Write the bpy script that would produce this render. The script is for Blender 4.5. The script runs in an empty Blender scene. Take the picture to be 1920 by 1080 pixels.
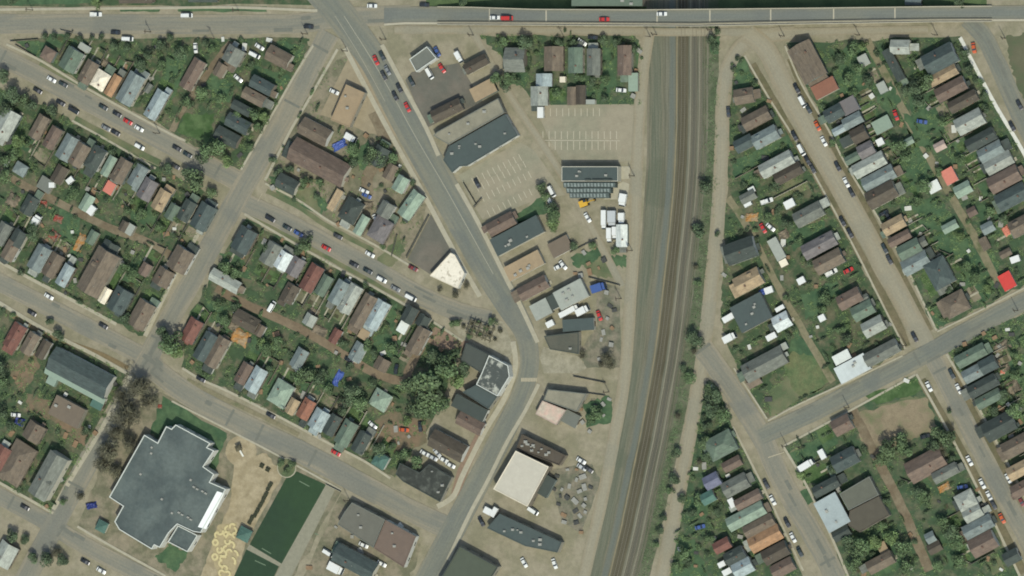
import bpy, bmesh, math, random
from mathutils import Vector, Matrix
D = bpy.data; SC = bpy.context.scene; COL = SC.collection
rad = math.radians
random.seed(7)

# ------------------------------------------------------------------ camera
S = 0.23              # metres per photograph pixel
DIST = 2600.0
TILT = rad(17)        # the satellite looks from the east, so walls facing east show
CT, ST = math.cos(TILT), math.sin(TILT)
cd = D.cameras.new("camera"); cam = D.objects.new("camera", cd); COL.objects.link(cam)
cam.location = (DIST*ST, 0, DIST*CT); cam.rotation_euler = (0, TILT, 0)
cd.sensor_width = 36.0; cd.lens = 36.0*DIST/(1920*S); cd.clip_start = 50; cd.clip_end = 20000
SC.camera = cam
# ------------------------------------------------------------------ sky, sun, exposure
SUN_EL, SUN_AZ = rad(57), rad(152)      # azimuth clockwise from north (south-south-east)
w = D.worlds.new("World"); SC.world = w; w.use_nodes = True
nt = w.node_tree; bg = nt.nodes["Background"]
sky = nt.nodes.new("ShaderNodeTexSky"); sky.sky_type = 'NISHITA'; sky.sun_disc = False
sky.sun_elevation = SUN_EL; sky.sun_rotation = SUN_AZ
sky.air_density = 1.0; sky.dust_density = 2.0; sky.ozone_density = 1.0
nt.links.new(sky.outputs[0], bg.inputs[0]); bg.inputs[1].default_value = 0.15
sd = D.lights.new("sun", 'SUN'); sd.energy = 2.95; sd.angle = rad(0.55); sd.color = (1.0, 0.965, 0.88)
so = D.objects.new("sun", sd); COL.objects.link(so)
sdir = Vector((math.sin(SUN_AZ)*math.cos(SUN_EL), math.cos(SUN_AZ)*math.cos(SUN_EL), math.sin(SUN_EL)))
so.rotation_euler = sdir.to_track_quat('Z', 'Y').to_euler(); so.location = (0, 0, 300)
SC.view_settings.view_transform = 'Standard'; SC.view_settings.look = 'None'
SC.view_settings.exposure = 0.57; SC.view_settings.gamma = 1.0
SC.cycles.filter_width = 1.85     # a slightly soft pixel filter, as the photograph's own sharpness

# ------------------------------------------------------------------ survey: photograph pixel -> place on the plane at height z
def G(px, py, z=0.0):
    x, y = (px-960)*S, (540-py)*S
    dx, dy, dz = x*CT-DIST*ST, y, -x*ST-DIST*CT
    t = (z-DIST*CT)/dz
    return Vector((DIST*ST+dx*t, dy*t, z))

# ------------------------------------------------------------------ materials
def lin(c):
    c /= 255.0
    return c/12.92 if c <= 0.04045 else ((c+0.055)/1.055)**2.4
K = 1.72     # sunlit brightness of a flat white sheet under this sun, sky and exposure
TINT = (0.985, 1.0, 0.915)
def base(rgb, k=1.0):
    return tuple(min(0.82, lin(v)/K*k*t) for v, t in zip(rgb, TINT))+(1.0,)
def node(nt, typ, **kw):
    n = nt.nodes.new(typ)
    for k, v in kw.items(): setattr(n, k, v)
    return n
def mixc(nt, fac, a, b, mode='MIX'):
    n = node(nt, 'ShaderNodeMix', data_type='RGBA', blend_type=mode)
    for sock, v in ((n.inputs[0], fac), (n.inputs[6], a), (n.inputs[7], b)):
        if hasattr(v, 'is_linked'): nt.links.new(v, sock)
        else: sock.default_value = v
    return n.outputs[2]
def noise(nt, co, scale, detail=5, rough=0.6):
    n = node(nt, 'ShaderNodeTexNoise'); n.inputs['Scale'].default_value = scale
    n.inputs['Detail'].default_value = detail; n.inputs['Roughness'].default_value = rough
    nt.links.new(co, n.inputs['Vector']); return n.outputs[0]
def remap(nt, v, a, b, c=0.0, d=1.0):
    n = node(nt, 'ShaderNodeMapRange'); n.inputs[1].default_value = a; n.inputs[2].default_value = b
    n.inputs[3].default_value = c; n.inputs[4].default_value = d; nt.links.new(v, n.inputs[0]); return n.outputs[0]
MATS = {}
def newmat(name):
    m = D.materials.new(name); m.use_nodes = True; nt = m.node_tree
    return m, nt, nt.nodes['Principled BSDF'], node(nt, 'ShaderNodeTexCoord')
def mat(name, rgb, var=0.2, scale=0.6, rough=0.85, rnd=0.0, streak=None, spec=0.3, rgb2=None, s2=0.25, lo=.42, hi=.58):
    if name in MATS: return MATS[name]
    m, nt, p, tc = newmat(name); co = tc.outputs['Object']
    c = base(rgb)
    if rgb2:
        c = mixc(nt, remap(nt, noise(nt, co, s2, 6, .65), lo, hi), c, base(rgb2))
    a = remap(nt, noise(nt, co, scale, 6, .65), .25, .75, 1-var, 1+var)
    b = remap(nt, noise(nt, co, scale*6, 3, .6), .25, .75, 1-var*.7, 1+var*.7)
    mu = node(nt, 'ShaderNodeMath', operation='MULTIPLY'); nt.links.new(a, mu.inputs[0]); nt.links.new(b, mu.inputs[1])
    f = mu.outputs[0]
    if streak:
        mp = node(nt, 'ShaderNodeMapping'); mp.inputs['Scale'].default_value = streak; nt.links.new(co, mp.inputs[0])
        s = remap(nt, noise(nt, mp.outputs[0], 1.0, 4, .6), .3, .7, 1-var, 1+var)
        m2 = node(nt, 'ShaderNodeMath', operation='MULTIPLY'); nt.links.new(f, m2.inputs[0]); nt.links.new(s, m2.inputs[1]); f = m2.outputs[0]
    if rnd:
        oi = node(nt, 'ShaderNodeObjectInfo'); r = remap(nt, oi.outputs['Random'], 0, 1, 1-rnd, 1+rnd)
        m3 = node(nt, 'ShaderNodeMath', operation='MULTIPLY'); nt.links.new(f, m3.inputs[0]); nt.links.new(r, m3.inputs[1]); f = m3.outputs[0]
    cc = node(nt, 'ShaderNodeCombineColor')
    for i in range(3): nt.links.new(f, cc.inputs[i])
    out = mixc(nt, 1.0, c, cc.outputs[0], 'MULTIPLY')
    nt.links.new(out, p.inputs['Base Color'])
    p.inputs['Roughness'].default_value = rough; p.inputs['Specular IOR Level'].default_value = spec
    MATS[name] = m; return m
def roadmat(name, mid, edge, dark, lanes=9, ln=.55):
    """worn asphalt: dust drifted against the kerbs, polished wheel lanes, patches"""
    if name in MATS: return MATS[name]
    m, nt, p, tc = newmat(name); co = tc.outputs['Object']
    uv = node(nt, 'ShaderNodeSeparateXYZ'); nt.links.new(tc.outputs['UV'], uv.inputs[0])
    d = node(nt, 'ShaderNodeMath', operation='ABSOLUTE')
    sb = node(nt, 'ShaderNodeMath', operation='SUBTRACT'); sb.inputs[1].default_value = .5
    nt.links.new(uv.outputs[0], sb.inputs[0]); nt.links.new(sb.outputs[0], d.inputs[0])
    n1 = noise(nt, co, .08, 6, .65)
    ad = node(nt, 'ShaderNodeMath', operation='MULTIPLY_ADD'); ad.inputs[1].default_value = .5
    nt.links.new(n1, ad.inputs[0]); nt.links.new(d.outputs[0], ad.inputs[2])
    f = remap(nt, ad.outputs[0], .42, .78)
    c = mixc(nt, f, base(mid), base(edge))
    mp = node(nt, 'ShaderNodeMapping'); mp.inputs['Scale'].default_value = (lanes, .035, 1); nt.links.new(tc.outputs['UV'], mp.inputs[0])
    lane = remap(nt, noise(nt, mp.outputs[0], 1, 4, .6), .42, .62)
    c = mixc(nt, lane, c, mixc(nt, ln, c, base(dark)))
    patch = remap(nt, noise(nt, co, .035, 2, .4), .56, .6)
    c = mixc(nt, patch, c, mixc(nt, .5, c, base(dark)))
    pale = remap(nt, noise(nt, co, .022, 4, .6), .57, .66)
    c = mixc(nt, pale, c, mixc(nt, .35, c, base(edge)))
    g = remap(nt, noise(nt, co, 1.3, 5, .7), .25, .75, .86, 1.14)
    cc = node(nt, 'ShaderNodeCombineColor')
    for i in range(3): nt.links.new(g, cc.inputs[i])
    nt.links.new(mixc(nt, 1.0, c, cc.outputs[0], 'MULTIPLY'), p.inputs['Base Color'])
    p.inputs['Roughness'].default_value = .9; p.inputs['Specular IOR Level'].default_value = .2
    MATS[name] = m; return m

# roof and wall colours, as they look sunlit in the photograph, with the words that describe them
PAL = dict(br=((112,101,86),'brown'), db=((84,77,65),'dark brown'), dk=((66,75,69),'dark grey'), nb=((72,84,81),'slate blue-grey'),
 gr=((112,116,107),'grey'), lg=((158,163,153),'pale grey'), bl=((122,133,130),'blue-grey'), lb=((154,167,167),'light blue-grey'),
 gn=((100,116,100),'grey-green'), lgn=((140,158,140),'pale green'), tn=((160,141,112),'tan'), og=((160,126,94),'orange-tan'),
 wh=((216,221,214),'white'), lw=((200,208,206),'pale bluish white'), lx=((164,176,176),'light sky-grey'), cr=((232,222,200),'cream'), rd=((116,80,69),'dark red'), rb=((112,97,85),'reddish brown'),
 tl=((78,110,99),'teal green'), pg=((112,108,107),'purplish grey'), sr=((206,126,108),'salmon red'), RD=((206,68,60),'bright red'),
 pk=((180,160,148),'pinkish'), rr=((142,98,78),'rusty red'), vi=((106,109,128),'violet-grey'), ye=((206,170,70),'yellow'), bu=((62,92,172),'blue'))
def roofmat(c):
    return mat('roof_'+PAL[c][1].replace(' ', '_').replace('-', '_'), PAL[c][0], .24, .45, .82, .1, (.25, 1.6, .3), rgb2=tuple(v*.86+12 for v in PAL[c][0]), s2=.35, lo=.5, hi=.62)
def flatmat(c):
    return mat('flat_roof_'+PAL[c][1].replace(' ', '_').replace('-', '_'), PAL[c][0], .11, .35, .8, .05, rgb2=tuple(v*.93+6 for v in PAL[c][0]), s2=.12)
WALLS = [((190,186,170),'w0'), ((150,146,132),'w1'), ((128,120,106),'w2'), ((204,204,196),'w3'), ((118,128,122),'w4')]
def wallmat(i):
    rgb, n = WALLS[i % len(WALLS)]
    return mat('siding_'+n, rgb, .12, .5, .8)
GLASS = lambda: mat('window_glass', (46,56,62), .1, 1, .15, spec=.5)
METAL = lambda: mat('galvanised_metal', (150,152,148), .15, 1, .5)

# ------------------------------------------------------------------ mesh helpers
class MB:
    """collects faces, then becomes ONE mesh object"""
    def __init__(s): s.v = []; s.f = []; s.m = []; s.uv = None
    def add(s, vs, fs, mi=0):
        o = len(s.v); s.v += [tuple(v) for v in vs]
        s.f += [tuple(i+o for i in f) for f in fs]; s.m += [mi]*len(fs)
    def box(s, x0, y0, z0, x1, y1, z1, mi=0):
        s.add([(x0,y0,z0),(x1,y0,z0),(x1,y1,z0),(x0,y1,z0),(x0,y0,z1),(x1,y0,z1),(x1,y1,z1),(x0,y1,z1)],
              [(0,3,2,1),(4,5,6,7),(0,1,5,4),(1,2,6,5),(2,3,7,6),(3,0,4,7)], mi)
    def prism(s, pts, z0, z1, mi=0):
        n = len(pts)
        s.add([(p[0],p[1],z0) for p in pts]+[(p[0],p[1],z1) for p in pts],
              [tuple(range(n-1,-1,-1)), tuple(range(n,2*n))]+[(i,(i+1)%n,(i+1)%n+n,i+n) for i in range(n)], mi)
    def tube(s, a, b, r0, r1, n=6, mi=0):
        a, b = Vector(a), Vector(b); d = (b-a).normalized()
        u = d.orthogonal().normalized(); w_ = d.cross(u)
        vs = []
        for p, r in ((a, r0), (b, r1)):
            for i in range(n):
                t = 2*math.pi*i/n; vs.append(p+(u*math.cos(t)+w_*math.sin(t))*r)
        s.add(vs, [(i,(i+1)%n,(i+1)%n+n,i+n) for i in range(n)]+[tuple(range(n-1,-1,-1)), tuple(range(n,2*n))], mi)
    def mesh(s, name, mats):
        me = D.meshes.new(name); me.from_pydata(s.v, [], s.f)
        for m in (mats if isinstance(mats, (list, tuple)) else [mats]): me.materials.append(m)
        if any(s.m): me.polygons.foreach_set('material_index', s.m)
        if s.uv:
            l = me.uv_layers.new(name='UVMap')
            for lp in me.loops: l.data[lp.index].uv = s.uv[lp.vertex_index]
        me.update(); return me
    def build(s, name, mats, parent=None, loc=None, rz=0):
        return link(name, s.mesh(name, mats), parent, loc, rz)
def link(name, data, parent=None, loc=None, rz=0, scale=None):
    o = D.objects.new(name, data); COL.objects.link(o)
    if parent: o.parent = parent
    if loc is not None: o.location = loc
    if rz: o.rotation_euler = (0, 0, rz)
    if scale is not None: o.scale = scale
    return o
USED = set()
def tag(o, label, cat, group=None, kind=None):
    o['label'] = label; USED.add(label)
    o['category'] = cat
    if group: o['group'] = group
    if kind: o['kind'] = kind
    return o
def thing(name, loc, rz, label, cat, group=None):
    return tag(link(name, None, None, loc, rz), label, cat, group)
ORD = ['first','second','third','fourth','fifth','sixth','seventh','eighth','ninth','tenth','eleventh','twelfth','thirteenth','fourteenth','fifteenth','sixteenth','seventeenth','eighteenth','nineteenth','twentieth']
# places that other labels can point to: (px, py, words)
MARKS = []
DIRS = ['east','south-east','south','south-west','west','north-west','north','north-east']
def nearlabel(px, py, what, verb=''):
    """a label that no other thing has, from the nearest landmarks"""
    ms = sorted(MARKS, key=lambda m: (m[0]-px)**2+(m[1]-py)**2)[:8]
    for m in ms:
        k = int(round(math.degrees(math.atan2(py-m[1], px-m[0]))/45.0)) % 8
        l = f"{what} {verb}just {DIRS[k]} of the {m[2]}" if (m[0]-px)**2+(m[1]-py)**2 < 1600 else f"{what} {verb}{DIRS[k]} of the {m[2]}"
        if len(l.split()) > 16: l = l.replace('just ', '')
        if l not in USED: return l
    for o in ORD[1:]:
        l = f"{o} {what} {verb}{DIRS[k]} of the {ms[0][2]}"
        if l not in USED: return l
    return l
# footprints already built on: used to keep scattered plants off them
OCC = []      # (cx, cy, half length, half width, cos, sin) in photograph pixels
def free(px, py, r=3):
    for cx, cy, a, b, c, s_ in OCC:
        u = (px-cx)*c+(py-cy)*s_; v = -(px-cx)*s_+(py-cy)*c
        if abs(u) < a+r and abs(v) < b+r: return False
    return True
def inpoly(px, py, poly):
    c = False; n = len(poly)
    for i in range(n):
        x0, y0 = poly[i]; x1, y1 = poly[i-1]
        if (y0 > py) != (y1 > py) and px < (x1-x0)*(py-y0)/(y1-y0)+x0: c = not c
    return c
def P(s): return [tuple(float(v) for v in q.split(',')) for q in s.split()]
# ------------------------------------------------------------------ the setting
def setg(o, label, cat, kind='structure'): return tag(o, label, cat, None, kind)
def sheet(name, polys, z, m, label, cat, kind='structure'):
    mb = MB()
    for i, p in enumerate(polys):
        n = len(p); mb.add([G(x, y, z+.0015*i) for x, y in p][::-1], [tuple(range(n))])
    return setg(mb.build(name, m), label, cat, kind)
def wobble(p, a=3.6, n=8):
    """an outline with uneven edges, as grass and dirt have"""
    out = []
    for i in range(len(p)):
        (x0, y0), (x1, y1) = p[i], p[(i+1) % len(p)]
        for k in range(n):
            t = k/n; out.append((x0+(x1-x0)*t+random.uniform(-a, a)*(k > 0), y0+(y1-y0)*t+random.uniform(-a, a)*(k > 0)))
    return out
def smooth(pts, n=6):
    out = []; N = len(pts); ln = len(pts[0])
    for i in range(N-1):
        p = [pts[max(i-1, 0)], pts[i], pts[i+1], pts[min(i+2, N-1)]]
        for k in range(n):
            t = k/n
            out.append(tuple(.5*(2*p[1][j]+(p[2][j]-p[0][j])*t+(2*p[0][j]-5*p[1][j]+4*p[2][j]-p[3][j])*t*t+(3*p[1][j]-p[0][j]-3*p[2][j]+p[3][j])*t**3) for j in range(ln)))
    out.append(tuple(pts[-1])); return out
def strip_pts(pts, wd=None):
    """left and right edge pixels of a band along a polyline; each point x,y or x,y,width"""
    q = smooth(pts); L = []; Rr = []
    for i, a in enumerate(q):
        b0, b1 = q[max(i-1, 0)], q[min(i+1, len(q)-1)]
        dx, dy = b1[0]-b0[0], b1[1]-b0[1]; l = math.hypot(dx, dy) or 1
        h = (a[2] if len(a) > 2 else wd)/2
        L.append((a[0]+dy/l*h, a[1]-dx/l*h)); Rr.append((a[0]-dy/l*h, a[1]+dx/l*h))
    return L, Rr
def road(name, pts, wd, m, z, label, cat, kind='structure', rag=0):
    L, Rr = strip_pts(pts, wd)
    if rag:
        L = [(x+random.uniform(-rag, rag), y+random.uniform(-rag, rag)) for x, y in L]
        Rr = [(x+random.uniform(-rag, rag), y+random.uniform(-rag, rag)) for x, y in Rr]
    mb = MB(); uv = []; s = 0; prev = None
    for a, b in zip(L, Rr):
        A, B = G(*a, z), G(*b, z); c = (A+B)/2
        if prev is not None: s += (c-prev).length
        prev = c; mb.v += [tuple(A), tuple(B)]; uv += [(0, s), (1, s)]
    n = len(L); mb.f = [(2*i, 2*i+1, 2*i+3, 2*i+2) for i in range(n-1)]; mb.m = [0]*(n-1); mb.uv = uv
    return setg(mb.build(name, m), label, cat, kind)
def walk(pts, wd, label, m=None, name='pavement', h=.13):
    """a raised concrete footway with real kerbs"""
    L, Rr = strip_pts(pts, wd); mb = MB(); n = len(L)
    for a, b in zip(L, Rr):
        for p, z in ((a, 0), (a, h), (b, h), (b, 0)): mb.v.append(tuple(G(*p, z+.1*(z > 0))))
    for i in range(n-1):
        k = 4*i; mb.f += [(k, k+1, k+5, k+4), (k+1, k+2, k+6, k+5), (k+2, k+3, k+7, k+6)]
    mb.f += [(0, 3, 2, 1), (4*n-4, 4*n-3, 4*n-2, 4*n-1)]; mb.m = [0]*len(mb.f)
    return setg(mb.build(name, m or CONC), label, 'pavement')

DUST = mat('dusty_soil', (149,142,121), .18, .35, .95, rgb2=(132,128,105), s2=.08)
YARD = mat('yard_soil_and_weeds', (104,102,80), .3, .5, .95, rgb2=(64,84,57), s2=.16, lo=.38, hi=.54)
YARDG = mat('yard_weeds', (100,102,80), .3, .5, .95, rgb2=(64,86,60), s2=.16, lo=.36, hi=.54)
YARDD = mat('yard_dirt', (138,130,110), .22, .45, .95, rgb2=(108,108,86), s2=.12)
GRASS = mat('grass', (80,104,72), .28, .4, .95, rgb2=(61,88,61), s2=.15, lo=.4, hi=.6)
GRASSB = mat('fresh_grass', (86,108,68), .22, .4, .95, rgb2=(62,88,48), s2=.15)
GRASSY = mat('dry_grass', (116,117,88), .2, .4, .95, rgb2=(86,100,70), s2=.1)
CONC = mat('concrete_walk', (168,163,143), .13, .5, .9)
CONCL = mat('pale_concrete', (212,212,202), .1, .5, .85)
ASPH = roadmat('asphalt', (133,131,117), (150,142,122), (114,117,110))
ASPHD = roadmat('main_asphalt', (122,124,112), (135,132,115), (104,110,106))
GRAV = roadmat('gravel', (152,146,126), (143,133,110), (138,136,120))
DIRT = mat('dirt_track', (128,118,97), .2, .5, .95, rgb2=(112,100,80), s2=.12)
DIRTG = mat('grassy_track', (128,122,97), .2, .6, .95, rgb2=(98,104,74), s2=.14, lo=.5, hi=.65)
LOT = mat('old_parking_asphalt', (150,143,123), .12, .3, .95, rgb2=(140,138,118), s2=.05)
LOTD = mat('dark_lot_asphalt', (114,109,98), .12, .3, .95, rgb2=(102,102,92), s2=.07)
PLAZA = mat('plaza_paving', (156,151,131), .2, .5, .9, rgb2=(140,136,116), s2=.3)
BALL = roadmat('ballast', (114,114,99), (124,119,102), (90,92,76), 30, .85)
BALLB = roadmat('grey_ballast', (110,113,97), (114,112,95), (94,100,86), 6, .8)
BALLD = roadmat('oily_ballast', (92,88,70), (102,98,80), (74,71,55), 6, .8)
PAINT = mat('road_paint', (170,162,138), .12, 1.2, .8)
PAINTW = mat('worn_white_paint', (164,162,144), .1, 1.2, .8)

g = MB(); g.add([(-5000,-5000,0),(5000,-5000,0),(5000,5000,0),(-5000,5000,0)], [(0,1,2,3)])
setg(g.build('ground', DUST), 'dusty tan open ground under the whole town', 'ground')
BLOCKS = {
 'wedge': P('22,74 575,71 582,90 516,205 452,318 400,292 310,240 150,155'),
 'west': P('-30,150 80,197 200,262 310,318 396,368 402,392 330,515 268,630 217,606 130,560 0,490 -30,480'),
 'middle': P('462,408 560,462 640,507 720,550 800,597 868,640 850,690 830,760 740,895 680,860 620,830 520,778 430,733 340,688 350,600 390,530'),
 'corner': P('600,130 650,105 690,185 740,280 800,385 768,490 720,466 660,434 615,412 495,342 545,250'),
 'hall': P('-30,560 80,617 180,668 240,702 185,812 95,960 45,928 -30,895'),
 'school': P('300,735 430,808 525,858 640,922 540,1100 350,1100 145,985 190,870 240,790'),
 'shops': P('640,925 775,990 790,1030 760,1100 560,1100'),
 'cottages': P('900,66 1190,66 1206,90 1202,195 1000,197 940,105'),
 'trackside': P('1372,108 1394,106 1440,184 1490,264 1540,354 1600,464 1650,564 1696,656 1600,708 1440,785 1382,690 1354,620 1352,540 1362,380'),
 'east': P('1474,80 1800,68 1830,132 1900,258 1930,310 1930,528 1850,572 1755,618 1690,482 1640,398 1580,298 1552,238'),
 'southeast': P('1778,662 1860,612 1930,585 1930,945 1900,885 1840,772'),
 'lower': P('1470,838 1590,772 1716,702 1790,832 1860,972 1920,1100 1592,1100 1560,1008 1512,908'),
 'siding': P('1322,712 1346,716 1372,800 1402,860 1448,950 1505,1080 1510,1100 1250,1100 1272,980 1300,840'),
}
sheet('yard_soil', [wobble(BLOCKS[k]) for k in ('wedge','west','middle','trackside','hall')], .03, YARD, 'weedy brown soil of the house yards', 'soil')
sheet('yard_weeds', [wobble(BLOCKS[k]) for k in ('east','southeast','lower','cottages','siding')], .03, YARDG, 'green weedy soil of the eastern yards', 'soil')
sheet('bare_yard', [wobble(BLOCKS[k]) for k in ('corner','school','shops')], .03, YARDD, 'trodden tan dirt around the shops and school', 'soil')
LAWNS = '''30,79 72,76 105,88 72,108|520,78 572,84 553,122 522,100|478,122 545,145 528,168 470,142|400,142 440,155 432,192 384,165|318,100 350,105 330,180 300,220 290,180
110,392 155,402 142,470 112,444|240,385 290,376 280,422 245,412|210,500 262,490 258,532 220,524|412,474 455,480 472,525 420,508|386,560 428,576 424,625 390,602|465,630 508,622 500,672 470,662|484,722 508,690 520,705 500,748|598,545 622,520 618,562|698,632 752,622 754,672 708,668|718,582 745,568 738,622|598,702 628,690 624,735 588,722
305,742 425,812 402,885 386,872 398,845 392,832 330,797 312,800 296,826 282,812|305,1035 320,1018 352,1037 330,1072 290,1044|505,330 560,342 622,388 600,402 520,362|965,402 1015,370 1034,396 970,422|1070,482 1120,462 1126,490 1080,502|945,132 990,132 988,162 950,154|1128,90 1156,90 1156,162 1130,172|1098,172 1142,150 1146,186 1104,190|1192,90 1207,102 1206,190 1196,182
1376,106 1398,112 1432,185 1380,168|1375,300 1480,252 1488,274 1375,336|1385,326 1422,314 1424,352 1390,346|1470,442 1542,410 1552,430 1490,472|1500,552 1568,525 1582,556 1510,602|1490,622 1520,650 1530,670 1480,660|1570,92 1632,76 1648,165 1590,186 1560,150|1682,290 1742,270 1764,332 1722,362 1690,322|1690,385 1762,370 1792,422 1712,442|1772,272 1832,250 1862,312 1792,312|1742,442 1812,430 1834,482 1772,492|1800,492 1862,470 1882,522 1842,572 1802,542|1822,382 1892,392 1882,452 1842,422|1700,172 1762,160 1782,232 1722,262|1735,582 1755,572 1775,606 1758,616|1480,850 1562,802 1572,832 1502,872|1600,1012 1682,990 1702,1062 1642,1082|1760,1002 1822,982 1842,1052 1782,1062|1268,1010 1302,1010 1330,1085 1258,1085|1290,930 1332,940 1322,972 1290,972|1095,757 1142,742 1152,792 1100,802|1145,480 1176,480 1176,502 1150,497|1860,702 1922,662 1922,722 1882,742|1330,58 1352,62 1344,104 1334,100|1560,200 1640,190 1650,220 1600,210|1690,210 1740,235 1760,290 1720,270|660,300 690,260 705,300 690,330|560,690 600,680 600,740 560,735|1640,180 1672,150 1690,190 1660,215'''
sheet('lawn', [wobble(P(s)) for l in LAWNS.split('\n') for s in l.split('|')], .06, GRASS, 'dark green grass of lawns and back yards', 'grass')
LB = '''346,214 402,212 392,272 334,247|20,212 52,262 34,304 8,284|1622,742 1724,708 1734,730 1645,758|1490,882 1568,860 1562,892 1512,912|1735,500 1760,545 1745,560 1725,520|1690,330 1730,335 1720,375|1750,440 1800,425 1808,450 1765,465|655,265 672,262 672,300 655,305|1700,240 1722,250 1735,290 1712,285|1020,165 1060,165 1062,190 1028,190'''
sheet('fresh_lawn', [wobble(P(s)) for s in LB.split('|')], .075, GRASSB, 'brighter fresh green patches of grass', 'grass')
LY = '''1440,735 1475,705 1500,748 1560,718 1445,782|1478,332 1522,342 1525,352 1452,376|1480,850 1530,825 1540,850 1500,868|1745,745 1700,745 1640,762 1735,775|515,360 590,350 600,400|1385,320 1400,285 1410,300|1095,500 1130,480 1150,520 1120,520|700,500 745,440 760,470 735,500'''
sheet('dry_lawn', [wobble(P(s)) for s in LY.split('|')], .09, GRASSY, 'dry yellowish grass on vacant lots', 'grass')
sheet('vacant_lot', [wobble(P('1604,775 1735,745 1760,800 1700,830 1640,850 1610,815'), 4)], .105, mat('bare_red_dirt', (138,126,103), .2, .4, .95, rgb2=(106,110,80), s2=.1, lo=.5, hi=.64), 'bare reddish-brown vacant lot beside the lower alley', 'dirt lot')
sheet('north_field', [P('780,-200 1850,-200 1850,18 1700,22 1000,24 800,14')], .03, mat('ravine_grass', (88,106,68), .2, .3, .95, rgb2=(72,92,58), s2=.08), 'dark green grass along the north side of the overpass', 'grass')
sheet('north_yard', [wobble(P('-30,-40 590,-40 600,10 -30,10'))], .03, YARD, 'weedy yards along the top edge of the town', 'soil')
sheet('lot_north_strip', [wobble(P('20,10 50,-8 180,-6 175,6 90,8'),1.5), wobble(P('330,14 500,12 500,22 335,22'),1.5), wobble(P('225,15 300,15 298,22 226,22'),1.5)], .06, GRASS, 'grass verge strips along the top avenue', 'grass')
sheet('corner_field', [wobble(P('1888,66 1940,62 1940,230 1905,160 1892,120'))], .03, mat('bare_field', (100,100,78), .15, .4, .95, rgb2=(84,94,68), s2=.1), 'bare brown field at the north-east corner', 'field')
sheet('parking_lot', [P('1002,197 1200,195 1192,300 1162,304 1056,304 1030,262'), P('860,328 975,266 1002,282 1060,366 1012,372 962,392 905,412 880,372')], .06, LOT, 'pale worn asphalt of the two parking lots', 'parking lot')
sheet('filling_station_yard', [P('772,135 860,118 905,190 800,240 760,150'), P('808,402 845,468 806,514 764,487')], .06, LOTD, 'dark brownish asphalt of the filling station and corner lots', 'parking lot')
sheet('tan_forecourt', [P('655,105 672,110 745,255 690,250 645,228 600,215')], .06, mat('tan_dirt_lot', (150,139,115), .14, .4, .95), 'tan dirt forecourt around the corner shop', 'dirt lot')
sheet('plaza', [P('850,612 900,592 945,604 962,650 956,690 915,664 872,642'), P('1020,650 1085,668 1100,690 1085,700 1020,700 1012,670')], .1, PLAZA, 'pale paved plaza at the bend of the main street', 'plaza')
sheet('red_paving', [P('815,612 866,638 880,640 870,655 830,655 800,640'), P('908,820 893,812 858,880 846,925 860,930 880,880')], .11, mat('red_paving_blocks', (136,116,98), .15, .8, .9), 'reddish paving beside the plaza and main street', 'paving')
sheet('works_yard', [wobble(P('1118,525 1162,540 1165,690 1100,690 1085,660 1120,610'), 1.5), wobble(P('1030,880 1110,870 1125,900 1090,1000 1055,980 1040,930'), 1.5)], .06, mat('works_dirt', (130,124,107), .28, .5, .95, rgb2=(104,106,88), s2=.2), 'trodden brown works yards beside the railway road', 'dirt lot')
sheet('depot_apron', [P('1160,312 1181,312 1181,335 1162,336'), P('1168,340 1180,345 1176,374 1132,374 1150,350')], .08, CONC, 'pale concrete apron at the depot', 'apron')
sheet('red_dirt_yard', [wobble(P('700,790 730,770 800,790 800,830 740,850 705,830')), wobble(P('50,738 115,762 190,828 160,842 100,790 50,770')), wobble(P('60,640 75,690 40,740 20,700'))], .1, mat('red_dirt', (126,108,87), .2, .5, .95, rgb2=(108,102,80), s2=.12), 'reddish dirt yards and alley', 'dirt')
# playing field and playground of the school
TURF = mat('artificial_turf', (44,66,46), .12, .3, .95, rgb2=(48,72,46), s2=.03)
sheet('playing_field', [P('540,890 557,884 611,909 528,1057 468,1021'), P('462,1030 523,1062 500,1110 425,1110')], .1, TURF, 'dark green artificial turf pitches beside the school', 'sports field')
sheet('gravel_path', [P('611,909 629,917 548,1078 530,1100 505,1100 528,1057'), P('468,1021 528,1057 523,1062 462,1030')], .08, mat('path_gravel', (140,138,120), .14, .6, .95), 'grey gravel path round the turf pitches', 'path')
def disc(cx, cy, r, n=24): return [(cx+r*math.cos(2*math.pi*i/n), cy+r*math.sin(2*math.pi*i/n)) for i in range(n)]
sheet('playground_surface', [wobble(disc(452,846,29),1,2), wobble(P('440,860 500,850 530,890 460,1020 440,1100 370,1100 395,1030 430,950'),2)], .09, mat('play_sand', (166,154,126), .18, .5, .95, rgb2=(150,138,110), s2=.2), 'tan sandy playground beside the school', 'sand')
sheet('yellow_sand', [wobble(P('408,985 444,980 440,1010 432,1030 446,1040 440,1085 412,1085 398,1050 400,1010'), 1.5)], .1, mat('yellow_sand', (166,153,119), .16, .8, .95), 'yellowish play surface under the yellow rings', 'sand')
sheet('grass_lot', [wobble(P('1442,742 1476,706 1470,690 1492,640 1524,656 1558,716 1500,748 1445,780'))], .085, mat('lot_grass', (84,104,68), .28, .4, .95, rgb2=(106,112,78), s2=.09), 'olive grass of the empty lot by the crossing street', 'grass')
gl = MB()
for a, b in (((561,902),(580,912)), ((491,1028),(508,1038)), ((478,1051),(498,1060)), ((590,1000),(597,1003))):
    dx, dy = b[0]-a[0], b[1]-a[1]; l = math.hypot(dx, dy); nx, ny = -dy/l*.8, dx/l*.8
    gl.add([G(a[0]+nx,a[1]+ny,.125), G(a[0]-nx,a[1]-ny,.125), G(b[0]-nx,b[1]-ny,.125), G(b[0]+nx,b[1]+ny,.125)], [(0,1,2,3)])
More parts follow.
